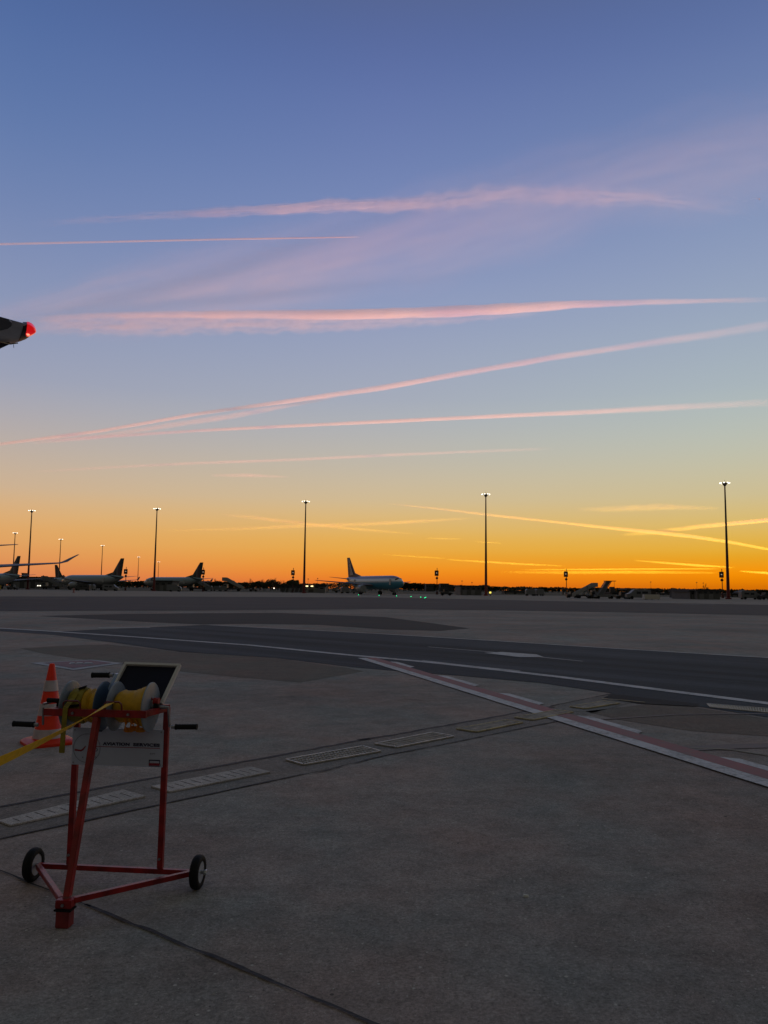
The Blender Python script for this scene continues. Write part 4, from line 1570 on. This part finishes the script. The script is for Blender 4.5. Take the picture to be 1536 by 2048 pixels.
# canopy with lamps
Dc = 228
a, b = at(1254, Dc), at(1318, Dc)
hc = (1183 - 1179.5) / FPX * Dc + EYE + .25
cn = thing('canopy', 'flat dark canopy with bright lamps on posts above the parked van', 'canopy', (a + b) / 2)
w = (b - a).length
MB().box((0, 4, hc), (w, 8, .5)).build('roof', ROOF, cn)
MB().box((w * .12, 5, hc / 2 - .2), (w * .76, 5, hc - .5)).build('wall', CW, cn)
for s in (-.48, -.16, .16, .48):
    MB().lathe([(0, .12), (hc - .25, .12)], (w * s, .5, 0), 'Z', 8).build('post', BLK, cn)
for lx, dz in ((1273, -.35), (1289, -.35), (1316, -1.9)):
    MB().box((at(lx, Dc).x - cn.location.x, -.25, hc + dz), (.75, .3, .3)).build('lamp', LIT, cn)

# arched footbridge-like roof at far right
m = MB()
Da = 330
pa, pb = at(1478, Da), at(1524, Da)
N = 16
zb = EYE + 1.0 - (0)
up_, lo_ = [], []
for i in range(N + 1):
    t = i / N
    p_ = pa.lerp(pb, t)
    zz = EYE - .4 + 1.1 * math.sin(math.pi * t) ** .6
    up_.append((p_.x, zz + .45))
    lo_.append((p_.x, zz + .12))
vs = [(x_, 0, z_) for x_, z_ in up_ + lo_] + [(x_, 6, z_) for x_, z_ in up_ + lo_]
q = 2 * (N + 1)
fs = []
for i in range(N):
    fs += [(i, i + 1, N + 1 + i + 1, N + 1 + i), (q + i, q + N + 1 + i, q + N + 2 + i, q + i + 1), (i, q + i, q + i + 1, i + 1), (N + 1 + i, N + 2 + i, q + N + 2 + i, q + N + 1 + i)]
m.add(vs, fs)
ar = thing('arched_roof', 'low arched dark shelter roof at the right edge behind a parked vehicle', 'shelter', (0, Da, 0))
m.build('roof', ROOF, ar)
for t in (0.02, .25, .5, .75, .98):
    p_ = pa.lerp(pb, t)
    MB().bar((p_.x, 1, 0), (p_.x, 1, EYE - .2 + 1.0 * math.sin(math.pi * t) ** .6), .2).build('post', BLK, ar)


# ------------------------------------------------------------------ ground equipment
PALE = mat('vehicle_white', (0.34, 0.34, 0.35), .4, var=.08, scale=2)
PALE2 = mat('vehicle_grey', (0.17, 0.175, 0.19), .5, var=.1, scale=2)
DKV = mat('vehicle_dark', (0.05, 0.05, 0.055), .5)
TAIL = mat('tail_lamp', (.5, .01, .01), .4)


def wheels(parent, xs, ys, r):
    for x_ in xs:
        for y_ in ys:
            w_ = MB().lathe([(-.12, r * .6), (-.14, r * .9), (-.09, r), (.09, r), (.14, r * .9), (.12, r * .6)], (x_, y_, r), 'Y', 16).build('wheel', BLK, parent, smooth=True)


def stair_truck(label, px, D, flip=1, k=1.0, body=PALE, rz_=0.0):
    r = thing('stair_truck', label, 'stair truck', at(px, D), rz_, 'stair trucks and stairs on the apron')
    r.scale = (k * flip, k, k)
    MB().box((0, 0, .85), (6.0, 2.2, .5)).build('chassis', DKV, r, bevel=.04)
    m = MB()
    m.add([(-2.9, s, z_) for s in (-1.05, 1.05) for z_ in (1.12,)] + [], [])
    cab = MB()
    prof = [(-3.4, .6), (-3.4, 1.5), (-3.0, 2.35), (-1.8, 2.35), (-1.8, .6)]
    vs = [(x_, -1.05, z_) for x_, z_ in prof] + [(x_, 1.05, z_) for x_, z_ in prof]
    cab.add(vs, [(0, 1, 2, 3, 4), (9, 8, 7, 6, 5)] + [(i, 5 + i, 5 + (i + 1) % 5, (i + 1) % 5) for i in range(5)])
    cb = cab.build('cab', body, r, bevel=.03)
    MB().box((-2.55, -1.07, 1.85), (1.0, .03, .6)).build('window', GLS, cb)
    st = MB()
    for s in (-.95, .95):
        st.add([(3.6, s, .5), (3.6, s, 1.5), (-2.2, s, 4.6), (-3.6, s, 4.6), (-3.6, s, 3.4), (-2.0, s, 3.3)] + [(3.6, s * .92, .5), (3.6, s * .92, 1.5), (-2.2, s * .92, 4.6), (-3.6, s * .92, 4.6), (-3.6, s * .92, 3.4), (-2.0, s * .92, 3.3)],
               [(0, 1, 2, 3, 4, 5), (11, 10, 9, 8, 7, 6)] + [(i, 6 + i, 6 + (i + 1) % 6, (i + 1) % 6) for i in range(6)])
    for i in range(14):
        t = i / 13
        st.box((3.5 - 5.5 * t, 0, .6 + 2.8 * t), (.34, 1.76, .06))
    st.build('stairs', body, r)
    for x_, y_, z_ in ((-2.6, -.8, 3.4), (-2.6, .8, 3.4), (.4, -.8, 2.0), (.4, .8, 2.0)):
        MB().bar((x_, y_, 1.0), (x_, y_, z_), .14).build('strut', DKV, r)
    wheels(r, (-2.4, 1.9), (-1.0, 1.0), .42)
    return r


def loader(label, px, D, flip=1, k=1.0, high=True):
    """belt / high loader with a raised deck and a cab on a mast"""
    r = thing('cargo_loader', label, 'cargo loader', at(px, D), 0, 'raised loaders')
    r.scale = (k * flip, k, k)
    MB().box((0, 0, .8), (5.4, 2.4, .7)).build('chassis', PALE2, r, bevel=.04)
    m = MB()
    for s in (-1.0, 1.0):
        m.bar((-2.0, s, 1.1), (.6, s, 5.0), .20)
        m.bar((-.6, s, 1.1), (1.9, s, 5.0), .20)
        m.bar((-2.0, s, 1.15), (1.2, s, 1.15), .2)
    for i in range(7):
        t = i / 6
        m.bar((-1.9 + 2.6 * t, -1, 1.2 + 3.7 * t), (-1.9 + 2.6 * t, 1, 1.2 + 3.7 * t), .12)
    m.add([(-2.0, 0, 1.1), (-.5, 0, 1.1), (2.0, 0, 5.0), (.6, 0, 5.0), (-2.0, .2, 1.1), (-.5, .2, 1.1), (2.0, .2, 5.0), (.6, .2, 5.0)],
          [(0, 1, 2, 3), (7, 6, 5, 4), (0, 4, 5, 1), (1, 5, 6, 2), (2, 6, 7, 3), (3, 7, 4, 0)])
    m.build('lift_frame', PALE2, r)
    MB().box((1.7, 0, 5.1), (3.0, 2.3, .18)).build('deck', DKV, r)
    MB().box((2.3, 0, 2.7), (1.2, 1.6, 1.5)).build('control_cab', DKV, r, bevel=.04)
    MB().bar((2.3, 0, 1.0), (2.3, 0, 2.0), .3).build('cab_mast', DKV, r)
    MB().bar((2.7, -1, 3.4), (2.7, -1, 5.0), .07).build('rail', DKV, r)
    MB().bar((-2.4, 0, 1.1), (-2.7, 0, 3.4), .25).build('front_mast', PALE2, r)
    MB().bar((-4.3, .2, 1.1), (-4.9, .2, 3.6), .4).build('rear_mast', PALE2, r)
    wheels(r, (-1.9, 1.9), (-1.1, 1.1), .42)
    return r


def van(name, label, px, D, kind='van', flip=1, body=PALE, k=1.0, cat='van'):
    r = thing(name, label, cat, at(px, D), 0, 'service vehicles on the far apron')
    r.scale = (k * flip, k, k)
    if kind == 'van':
        prof = [(-2.5, .35), (-2.5, 1.9), (-2.3, 2.1), (1.0, 2.1), (1.8, 1.35), (2.55, 1.1), (2.6, .35)]
        win = [(.15, 1.4, .9, .5), (-1.2, 1.45, 1.2, .45)]
    elif kind == 'tug':
        prof = [(-1.6, .3), (-1.6, 1.0), (-.6, 1.05), (-.55, 1.75), (.5, 1.75), (.6, .95), (1.7, .85), (1.7, .3)]
        win = [(0, 1.38, .8, .4)]
    else:
        prof = [(-3.2, .5), (-3.2, 2.9), (1.2, 2.9), (1.25, 2.2), (2.2, 2.1), (2.7, 1.3), (2.8, .5)]
        win = [(1.8, 1.6, .6, .5)]
    n = len(prof)
    m = MB()
    m.add([(x_, -.95, z_) for x_, z_ in prof] + [(x_, .95, z_) for x_, z_ in prof], [tuple(range(n)), tuple(range(2 * n - 1, n - 1, -1))] + [(i, n + i, n + (i + 1) % n, (i + 1) % n) for i in range(n)])
    b_ = m.build('body', body, r, bevel=.05)
    for x_, z_, w_, h_ in win:
        MB().box((x_, -.96, z_), (w_, .03, h_)).build('window', GLS, b_)
    x_ = min(p_[0] for p_ in prof)
    MB().box((x_ - .01, -.75, .9), (.03, .2, .2)).build('tail_light', TAIL, b_)
    wheels(r, (-1.6 if kind != 'tug' else -1.0, 1.6 if kind != 'tug' else 1.0), (-.85, .85), .35)
    return r


stair_truck('white stair truck standing under the fin of the second parked airliner', 398, 330, 1, 1.3)
stair_truck('white stair truck with ramp down to the right, rightmost of the left group', 466, 330, 1, 1.25)
stair_truck('pale stair truck beyond the tail of the blue airliner', 682, 290, -1, .9, PALE2)
stair_truck('grey stair truck in front of the left parked airliner nose', 104, 330, 1, 1.2, PALE2)
stair_truck('white tall stair truck right of the second board from the right', 1170, 176, -1, .76, PALE)
loader('cargo loader with a steep raised ramp and flat top near the right', 1208, 172, 1, .76)
van('parked_van', 'pale estate van parked under the dark canopy beside the white crates', 1276, 168, 'van', -1, PALE2)
van('parked_van', 'pale van at the far right edge in front of the arched shelter', 1500, 192, 'van', 1, PALE2)
van('box_truck', 'white box truck behind the wing of the blue airliner', 716, 250, 'truck', -1, PALE2, .8, 'truck')
van('tow_tug', 'small dark tug right of the first guidance board beyond the airliner nose', 892, 214, 'tug', 1, DKV, 1, 'tug')
van('tow_tug', 'small dark tug right of the white ramp stairs left of the pine', 507, 320, 'tug', 1, DKV, 1, 'tug')
van('tow_tug', 'small tug parked left of the white tall stair truck', 1144, 186, 'tug', 1, DKV, .85, 'tug')
van('tow_tug', 'low dark tug between the stair truck and the steep loader', 1186, 174, 'tug', -1, DKV, .85, 'tug')
van('tow_tug', 'low grey tug right of the steep cargo loader', 1244, 172, 'tug', -1, DKV, .85, 'tug')
van('tow_tug', 'small tug at the right edge of the photo by the van', 1532, 190, 'tug', 1, DKV, 1, 'tug')
van('box_truck', 'grey box truck between the two parked airliners', 350, 255, 'truck', 1, PALE2, .8, 'truck')
van('parked_van', 'pale van behind the tail of the left parked airliner', 222, 258, 'van', 1, PALE2)
van('parked_van', 'dark van in front of the left parked airliner middle', 165, 255, 'van', -1, DKV)
van('tow_tug', 'tug near the foot of the leftmost tall mast', 26, 262, 'tug', 1, DKV, 1, 'tug')

# white crate by the van
cr0 = thing('equipment_crate', 'long pale crate right of the van under the canopy', 'crate', at(1302, 163))
MB().box((0, 0, .58), (3.2, 1.4, .96)).build('box', mat('crate_white', (0.62, 0.58, 0.52), .7), cr0, bevel=.03)
for x_ in (-1.3, 0, 1.3):
    MB().box((x_, -.5, .05), (.2, .2, .1)).build('foot', DKV, cr0)

# covered luggage carts
lc0 = None
for px_, D, lb in ((418, 325, 'covered luggage cart right of the stair truck under the parked fin'), (434, 328, 'covered luggage cart between the two left stair trucks'), (447, 322, 'covered luggage cart touching the ramp of the right stair truck'),
                   (690, 262, 'covered luggage cart under the left wing of the blue airliner'), (182, 275, 'covered luggage cart before the middle of the left parked airliner'), (1060, 240, 'covered luggage cart right of the mast right of the airliner'),
                   (1078, 242, 'covered luggage cart standing alone left of the second guidance board from the right')):
    if lc0 is None:
        lc0 = thing('luggage_cart', lb, 'luggage cart', at(px_, D), 0, 'covered luggage carts')
        m = MB()
        prof = [(-1.4, .5), (-1.4, 1.7), (-1.0, 2.15), (1.0, 2.15), (1.4, 1.7), (1.4, .5)]
        n = 6
        m.add([(x_, -.75, z_) for x_, z_ in prof] + [(x_, .75, z_) for x_, z_ in prof], [tuple(range(n)), tuple(range(2 * n - 1, n - 1, -1))] + [(i, n + i, n + (i + 1) % n, (i + 1) % n) for i in range(n)])
        m.build('cover', PALE2, lc0)
        wheels(lc0, (-1.0, 1.0), (-.6, .6), .25)
        MB().bar((1.3, 0, .4), (2.2, 0, .3), .08).build('tow_bar', DKV, lc0)
    else:
        dup(lc0, at(px_, D), rng.uniform(-.4, .4), lb)

# striped blast fence left of the mast
bf = thing('blast_fence', 'low striped blast fence at the foot of the third tall mast', 'fence', at(590, 262))
for i in range(12):
    m = MB().bar((-4.2 + i * .75, 0, .05), (-3.7 + i * .75, 0, 1.5), .35, .08, up=(0, 1, 0))
    m.build('panel', PALE2 if i % 2 else DKV, bf)
MB().bar((-4.6, .12, 1.5), (4.9, .12, 1.5), .1).build('top_rail', DKV, bf)

# small lamps, markers, antennas
yl = thing('marker_lamp', 'small yellow lamp on the ground just right of the mast right of the airliner', 'lamp', at(980.5, 224))
MB().lathe([(0, .15), (.7, .12)], (0, 0, 0), 'Z', 8).build('post', DKV, yl)
MB().lathe([(.7, .26), (1.15, .26)], (0, 0, 0), 'Z', 10).build('lamp', mat('yellow_lamp', (1, .8, .1), .4, emit=(1.0, .80, .12), estr=1.6), yl)
for x_, D, lb in ((548, 300, 'small pale lamp on a post before the dark trees left of the pine'), (78, 300, 'twin white lamps low at the left between mast and stair truck')):
    q = thing('marker_lamp', lb, 'lamp', at(x_, D))
    MB().lathe([(0, .1), (1.3, .08)], (0, 0, 0), 'Z', 8).build('post', DKV, q)
    for s in ((0,) if x_ > 100 else (-.45, .45)):
        MB().lathe([(1.3, .22), (1.6, .22)], (s, 0, 0), 'Z', 10).build('lamp', mat('white_lamp', (1, 1, 1), .4, emit=(1.0, .92, .75), estr=2.5), q)
bl_ = thing('bollard', 'pinkish bollard standing alone beyond the far taxiway at the left', 'bollard', G(147.5, 1185.5))
MB().lathe([(0, .3), (.1, .3), (.14, .16), (1.0, .16), (1.05, .08)], (0, 0, 0), 'Z', 12).build('body', mat('bollard_pink', (0.4, 0.16, 0.15), .6), bl_)
ys = thing('yellow_sign', 'yellow airfield sign cut by the left edge below the parked airliners', 'sign', G(-3, 1181))
MB().box((0, 0, .9), (1.3, .25, 1.2)).build('panel', mat('sign_yellow', (0.5, 0.36, 0.03), .5), ys, bevel=.05)
MB().bar((-.5, 0, 0), (-.5, 0, .35), .1).build('leg', DKV, ys)
MB().bar((.5, 0, 0), (.5, 0, .35), .1).build('leg', DKV, ys)
for i, (x_, yt, D, lb) in enumerate(((924, 1162, 430, 'thin antenna above the left end of the hangar'), (944, 1165, 430, 'thin antenna above the middle of the hangar'),
                                     (1302, 1164, 430, 'thin antenna above the dark canopy'), (1394, 1165, 430, 'thin antenna above the annex by the warehouse'),
                                     (1407, 1166, 430, 'thin antenna with two balls above the warehouse'), (616, 1158, 430, 'thin antenna right of the third tall mast'),
                                     (635, 1157, 430, 'thin antenna above the service shed with lamps'))):
    q = thing('antenna', lb, 'antenna', at(x_, D), 0, 'thin antennas on the skyline')
    h = (HOR + (x_ - 768) * math.tan(ROLL) - yt) / FPX * D + EYE
    MB().lathe([(0, .08), (h, .05)], (0, 0, 0), 'Z', 6).build('rod', DKV, q)
    MB().lathe([(h - .4, .05), (h - .2, .28), (h + .1, .28), (h + .3, .05)], (0, 0, 0), 'Z', 8).build('head', DKV, q)
# two far radar / equipment clusters
for x_, yt, D, lb in ((1034, 1175.5, 400, 'small dark radar cluster on the skyline above the low store'), (1067, 1176, 400, 'second small dark mast cluster on the skyline above the low store'),
                      (1126, 1174, 330, 'small dark beacon hut beside the second guidance board from the right')):
    q = thing('radar_unit', lb, 'radar', at(x_, D))
    h = (HOR + (x_ - 768) * math.tan(ROLL) - yt) / FPX * D + EYE
    MB().box((0, 0, h * .5), (.5, .5, h)).build('tower', DKV, q)
    MB().box((0, 0, h - .3), (2.4, .4, .25)).build('antenna_bar', DKV, q)
    MB().box((.6, 0, h * .72), (1.4, 1.0, .8)).build('cabinet', DKV, q)


# ------------------------------------------------------------------ contrails and thin cloud (lit from below the horizon by the sun)
def cloud_mat(name, dens, g=.4, colr=(1, 1, 1)):
    m = bpy.data.materials.new(name)
    m.use_nodes = True
    n, l = m.node_tree.nodes, m.node_tree.links
    n.clear()
    out = n.new('ShaderNodeOutputMaterial')
    v = n.new('ShaderNodeVolumeScatter')
    v.inputs['Color'].default_value = (*colr, 1)
    v.inputs['Density'].default_value = dens
    v.inputs['Anisotropy'].default_value = g
    l.new(v.outputs[0], out.inputs['Volume'])
    return m


CM = {d: cloud_mat('ice_cloud', d) for d in (.001, .002, .006, .03)}
CM_LOW = cloud_mat('ice_cloud_glow_tint', .002, colr=(.85, 1, .05))   # yellow sunset glow of the far low ones, put into the scatter colour


def interp(keys, t):
    """piecewise linear over equally spaced keys"""
    s = t * (len(keys) - 1)
    i = min(int(s), len(keys) - 2)
    return keys[i] + (keys[i + 1] - keys[i]) * (s - i)


def trail(label, top, bot, tau, h=9000, seed=1, wisp=.35, name='contrail', group='contrails in the dusk sky', K=12, N=220, fw=3.0, ft=14.0, edge=1.0, DENS=.002):
    """ice-cloud sheet at altitude h. top/bot: photo points of its two edges (same x order), tau: optical depth keys."""
    def along(pts, x):
        for (x0, y0), (x1, y1) in zip(pts[:-1], pts[1:]):
            if x <= x1:
                return y0 + (y1 - y0) * (x - x0) / (x1 - x0)
        return pts[-1][1]
    xa, xb = top[0][0], top[-1][0]
    up_, dn_ = [], []
    for i in range(N + 1):
        t = i / N
        x_ = xa + (xb - xa) * t
        yt, yb = along(top, x_), along(bot, x_)
        e = ray(x_, (yt + yb) / 2)
        se = e.z / e.length
        T0 = max(1e-3, interp(tau, t)) * (1.45 if h > 6500 else 1.9) * se / DENS
        # soft ends
        T0 *= min(1, (i + .3) / (N * .05)) * min(1, (N - i + .3) / (N * .05))
        wob = 1 + .25 * noise.noise((t * ft * 2.3, 7.7, seed)) * wisp * 2
        ym = (yt + yb) / 2
        hw = (yb - yt) / 2 * wob
        ru, rd = [], []
        for k in range(K + 1):
            s = -1 + 2 * k / K
            P_ = G(x_, ym + s * hw, h)
            sh = (1 - abs(s) ** 2) ** (1.5 * edge)
            nz_ = noise.fractal((t * ft + s * .4, s * fw, seed * 3.1), 0.9, 2.1, 4)
            nz2 = noise.noise((t * ft * 6, s * fw * 2.5, seed * 5.3))
            T = T0 * sh * max(.04, 1 + wisp * 1.3 * nz_ + wisp * .5 * nz2)
            ru.append((P_.x, P_.y, h + T / 2))
            rd.append((P_.x, P_.y, h - T / 2))
        up_.append(ru)
        dn_.append(rd)
    m = MB()
    m.loft([u + list(reversed(d)) for u, d in zip(up_, dn_)])
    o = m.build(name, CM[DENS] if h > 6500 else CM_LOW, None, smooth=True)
    tag(o, label, 'contrail' if name == 'contrail' else 'cloud', group)
    return o


def band(c, w):
    """centre line with widths -> top and bottom edges"""
    top, bot = [], []
    n = len(c)
    for i, (x_, y_) in enumerate(c):
        ww = w[i] if isinstance(w, (list, tuple)) else w
        top.append((x_, y_ - ww / 2))
        bot.append((x_, y_ + ww / 2))
    return top, bot


trail('short sharp thin contrail running from the left edge to a point in mid sky',
      *band([(-60, 489.5), (200, 484), (450, 478.5), (720, 474)], [6, 5, 4.2, 2.2]), [.55, .6, .8, 1.3], 9500, 1, wisp=.12, K=6, N=160, DENS=.03)
trail('ragged pink contrail arching across the upper sky', *band([(60, 448), (300, 432), (440, 424), (560, 418), (680, 411), (770, 411), (880, 403), (960, 393), (1040, 388), (1120, 391), (1200, 393), (1300, 397), (1400, 409), (1520, 422)],
      [22, 24, 28, 34, 40, 44, 54, 62, 66, 60, 54, 46, 44, 44]), [.02, .05, .11, .20, .33, .34, .32, .24, .14, .08, .11, .07, .03, .01], 9000, 3, wisp=.8, ft=22, edge=1.9, K=18, fw=4.5)
trail('wide faint pink veil of cloud slanting across the upper sky',
      [(-120, 650), (0, 592), (200, 520), (400, 455), (560, 410), (700, 376), (900, 325), (1050, 280), (1250, 210), (1400, 165), (1700, 80)],
      [(-120, 700), (0, 684), (200, 685), (400, 680), (560, 664), (700, 640), (900, 590), (1050, 540), (1250, 490), (1400, 470), (1700, 440)],
      [.05, .10, .14, .15, .15, .135, .11, .085, .07, .06, .05, .04], 10500, 5, wisp=.42, name='cloud', group='thin clouds', K=40, N=200, fw=3.5, ft=5, edge=1.35)
trail('long bright pink contrail lying almost level across the middle of the sky', *band([(40, 640), (200, 631), (340, 629), (500, 629), (700, 629), (860, 625), (1000, 618), (1150, 609), (1300, 604), (1560, 599)],
      [18, 16, 16, 20, 24, 24, 22, 18, 13, 12]), [.06, .25, .48, .65, .85, 1.0, .85, .48, .2, .06], 9300, 7, wisp=.35)
trail('hazy ragged underside below the level pink contrail', *band([(60, 650), (200, 650), (340, 648), (480, 646), (620, 644), (760, 640), (900, 634), (1100, 622)], [40, 50, 54, 50, 44, 40, 34, 24]),
      [.08, .22, .26, .26, .24, .16, .10, .03], 9350, 8, wisp=.7, K=18, ft=18)
trail('long diagonal pink contrail climbing from the left edge to the right edge', *band([(-60, 896), (200, 862), (400, 827), (600, 799), (768, 775), (900, 751), (1100, 716), (1300, 686), (1420, 669), (1600, 640)],
      [8, 8, 8, 10, 13, 13, 14, 17, 21, 26]), [.6, .65, .68, .65, .66, .6, .42, .24, .12, .05], 9000, 9, wisp=.3)
trail('faint twin strand under the left half of the diagonal contrail', *band([(60, 886), (200, 873), (330, 852), (460, 833), (560, 814), (680, 792)], [10, 12, 14, 14, 12, 8]), [.1, .2, .28, .3, .25, .1], 9050, 10, wisp=.35)
trail('orange contrail rising gently below the diagonal one', *band([(60, 884), (200, 874), (400, 861), (560, 853), (768, 843), (1000, 832), (1200, 823), (1400, 812), (1580, 803)],
      [8, 8, 7, 7, 8, 9, 12, 16, 20]), [.15, .4, .6, .75, .78, .6, .32, .14, .05], 8600, 11, wisp=.25)
trail('thin faint contrail low over the left and middle', *band([(60, 944), (250, 933), (400, 926), (600, 919), (760, 911), (900, 905), (1110, 897)], 7), [.03, .16, .26, .26, .22, .14, .05], 8200, 12, wisp=.3)
trail('short faint orange cloud streak below the thin faint contrail', *band([(420, 951), (490, 950.5), (580, 954)], [5, 9, 4]), [.08, .28, .05], 7000, 13)
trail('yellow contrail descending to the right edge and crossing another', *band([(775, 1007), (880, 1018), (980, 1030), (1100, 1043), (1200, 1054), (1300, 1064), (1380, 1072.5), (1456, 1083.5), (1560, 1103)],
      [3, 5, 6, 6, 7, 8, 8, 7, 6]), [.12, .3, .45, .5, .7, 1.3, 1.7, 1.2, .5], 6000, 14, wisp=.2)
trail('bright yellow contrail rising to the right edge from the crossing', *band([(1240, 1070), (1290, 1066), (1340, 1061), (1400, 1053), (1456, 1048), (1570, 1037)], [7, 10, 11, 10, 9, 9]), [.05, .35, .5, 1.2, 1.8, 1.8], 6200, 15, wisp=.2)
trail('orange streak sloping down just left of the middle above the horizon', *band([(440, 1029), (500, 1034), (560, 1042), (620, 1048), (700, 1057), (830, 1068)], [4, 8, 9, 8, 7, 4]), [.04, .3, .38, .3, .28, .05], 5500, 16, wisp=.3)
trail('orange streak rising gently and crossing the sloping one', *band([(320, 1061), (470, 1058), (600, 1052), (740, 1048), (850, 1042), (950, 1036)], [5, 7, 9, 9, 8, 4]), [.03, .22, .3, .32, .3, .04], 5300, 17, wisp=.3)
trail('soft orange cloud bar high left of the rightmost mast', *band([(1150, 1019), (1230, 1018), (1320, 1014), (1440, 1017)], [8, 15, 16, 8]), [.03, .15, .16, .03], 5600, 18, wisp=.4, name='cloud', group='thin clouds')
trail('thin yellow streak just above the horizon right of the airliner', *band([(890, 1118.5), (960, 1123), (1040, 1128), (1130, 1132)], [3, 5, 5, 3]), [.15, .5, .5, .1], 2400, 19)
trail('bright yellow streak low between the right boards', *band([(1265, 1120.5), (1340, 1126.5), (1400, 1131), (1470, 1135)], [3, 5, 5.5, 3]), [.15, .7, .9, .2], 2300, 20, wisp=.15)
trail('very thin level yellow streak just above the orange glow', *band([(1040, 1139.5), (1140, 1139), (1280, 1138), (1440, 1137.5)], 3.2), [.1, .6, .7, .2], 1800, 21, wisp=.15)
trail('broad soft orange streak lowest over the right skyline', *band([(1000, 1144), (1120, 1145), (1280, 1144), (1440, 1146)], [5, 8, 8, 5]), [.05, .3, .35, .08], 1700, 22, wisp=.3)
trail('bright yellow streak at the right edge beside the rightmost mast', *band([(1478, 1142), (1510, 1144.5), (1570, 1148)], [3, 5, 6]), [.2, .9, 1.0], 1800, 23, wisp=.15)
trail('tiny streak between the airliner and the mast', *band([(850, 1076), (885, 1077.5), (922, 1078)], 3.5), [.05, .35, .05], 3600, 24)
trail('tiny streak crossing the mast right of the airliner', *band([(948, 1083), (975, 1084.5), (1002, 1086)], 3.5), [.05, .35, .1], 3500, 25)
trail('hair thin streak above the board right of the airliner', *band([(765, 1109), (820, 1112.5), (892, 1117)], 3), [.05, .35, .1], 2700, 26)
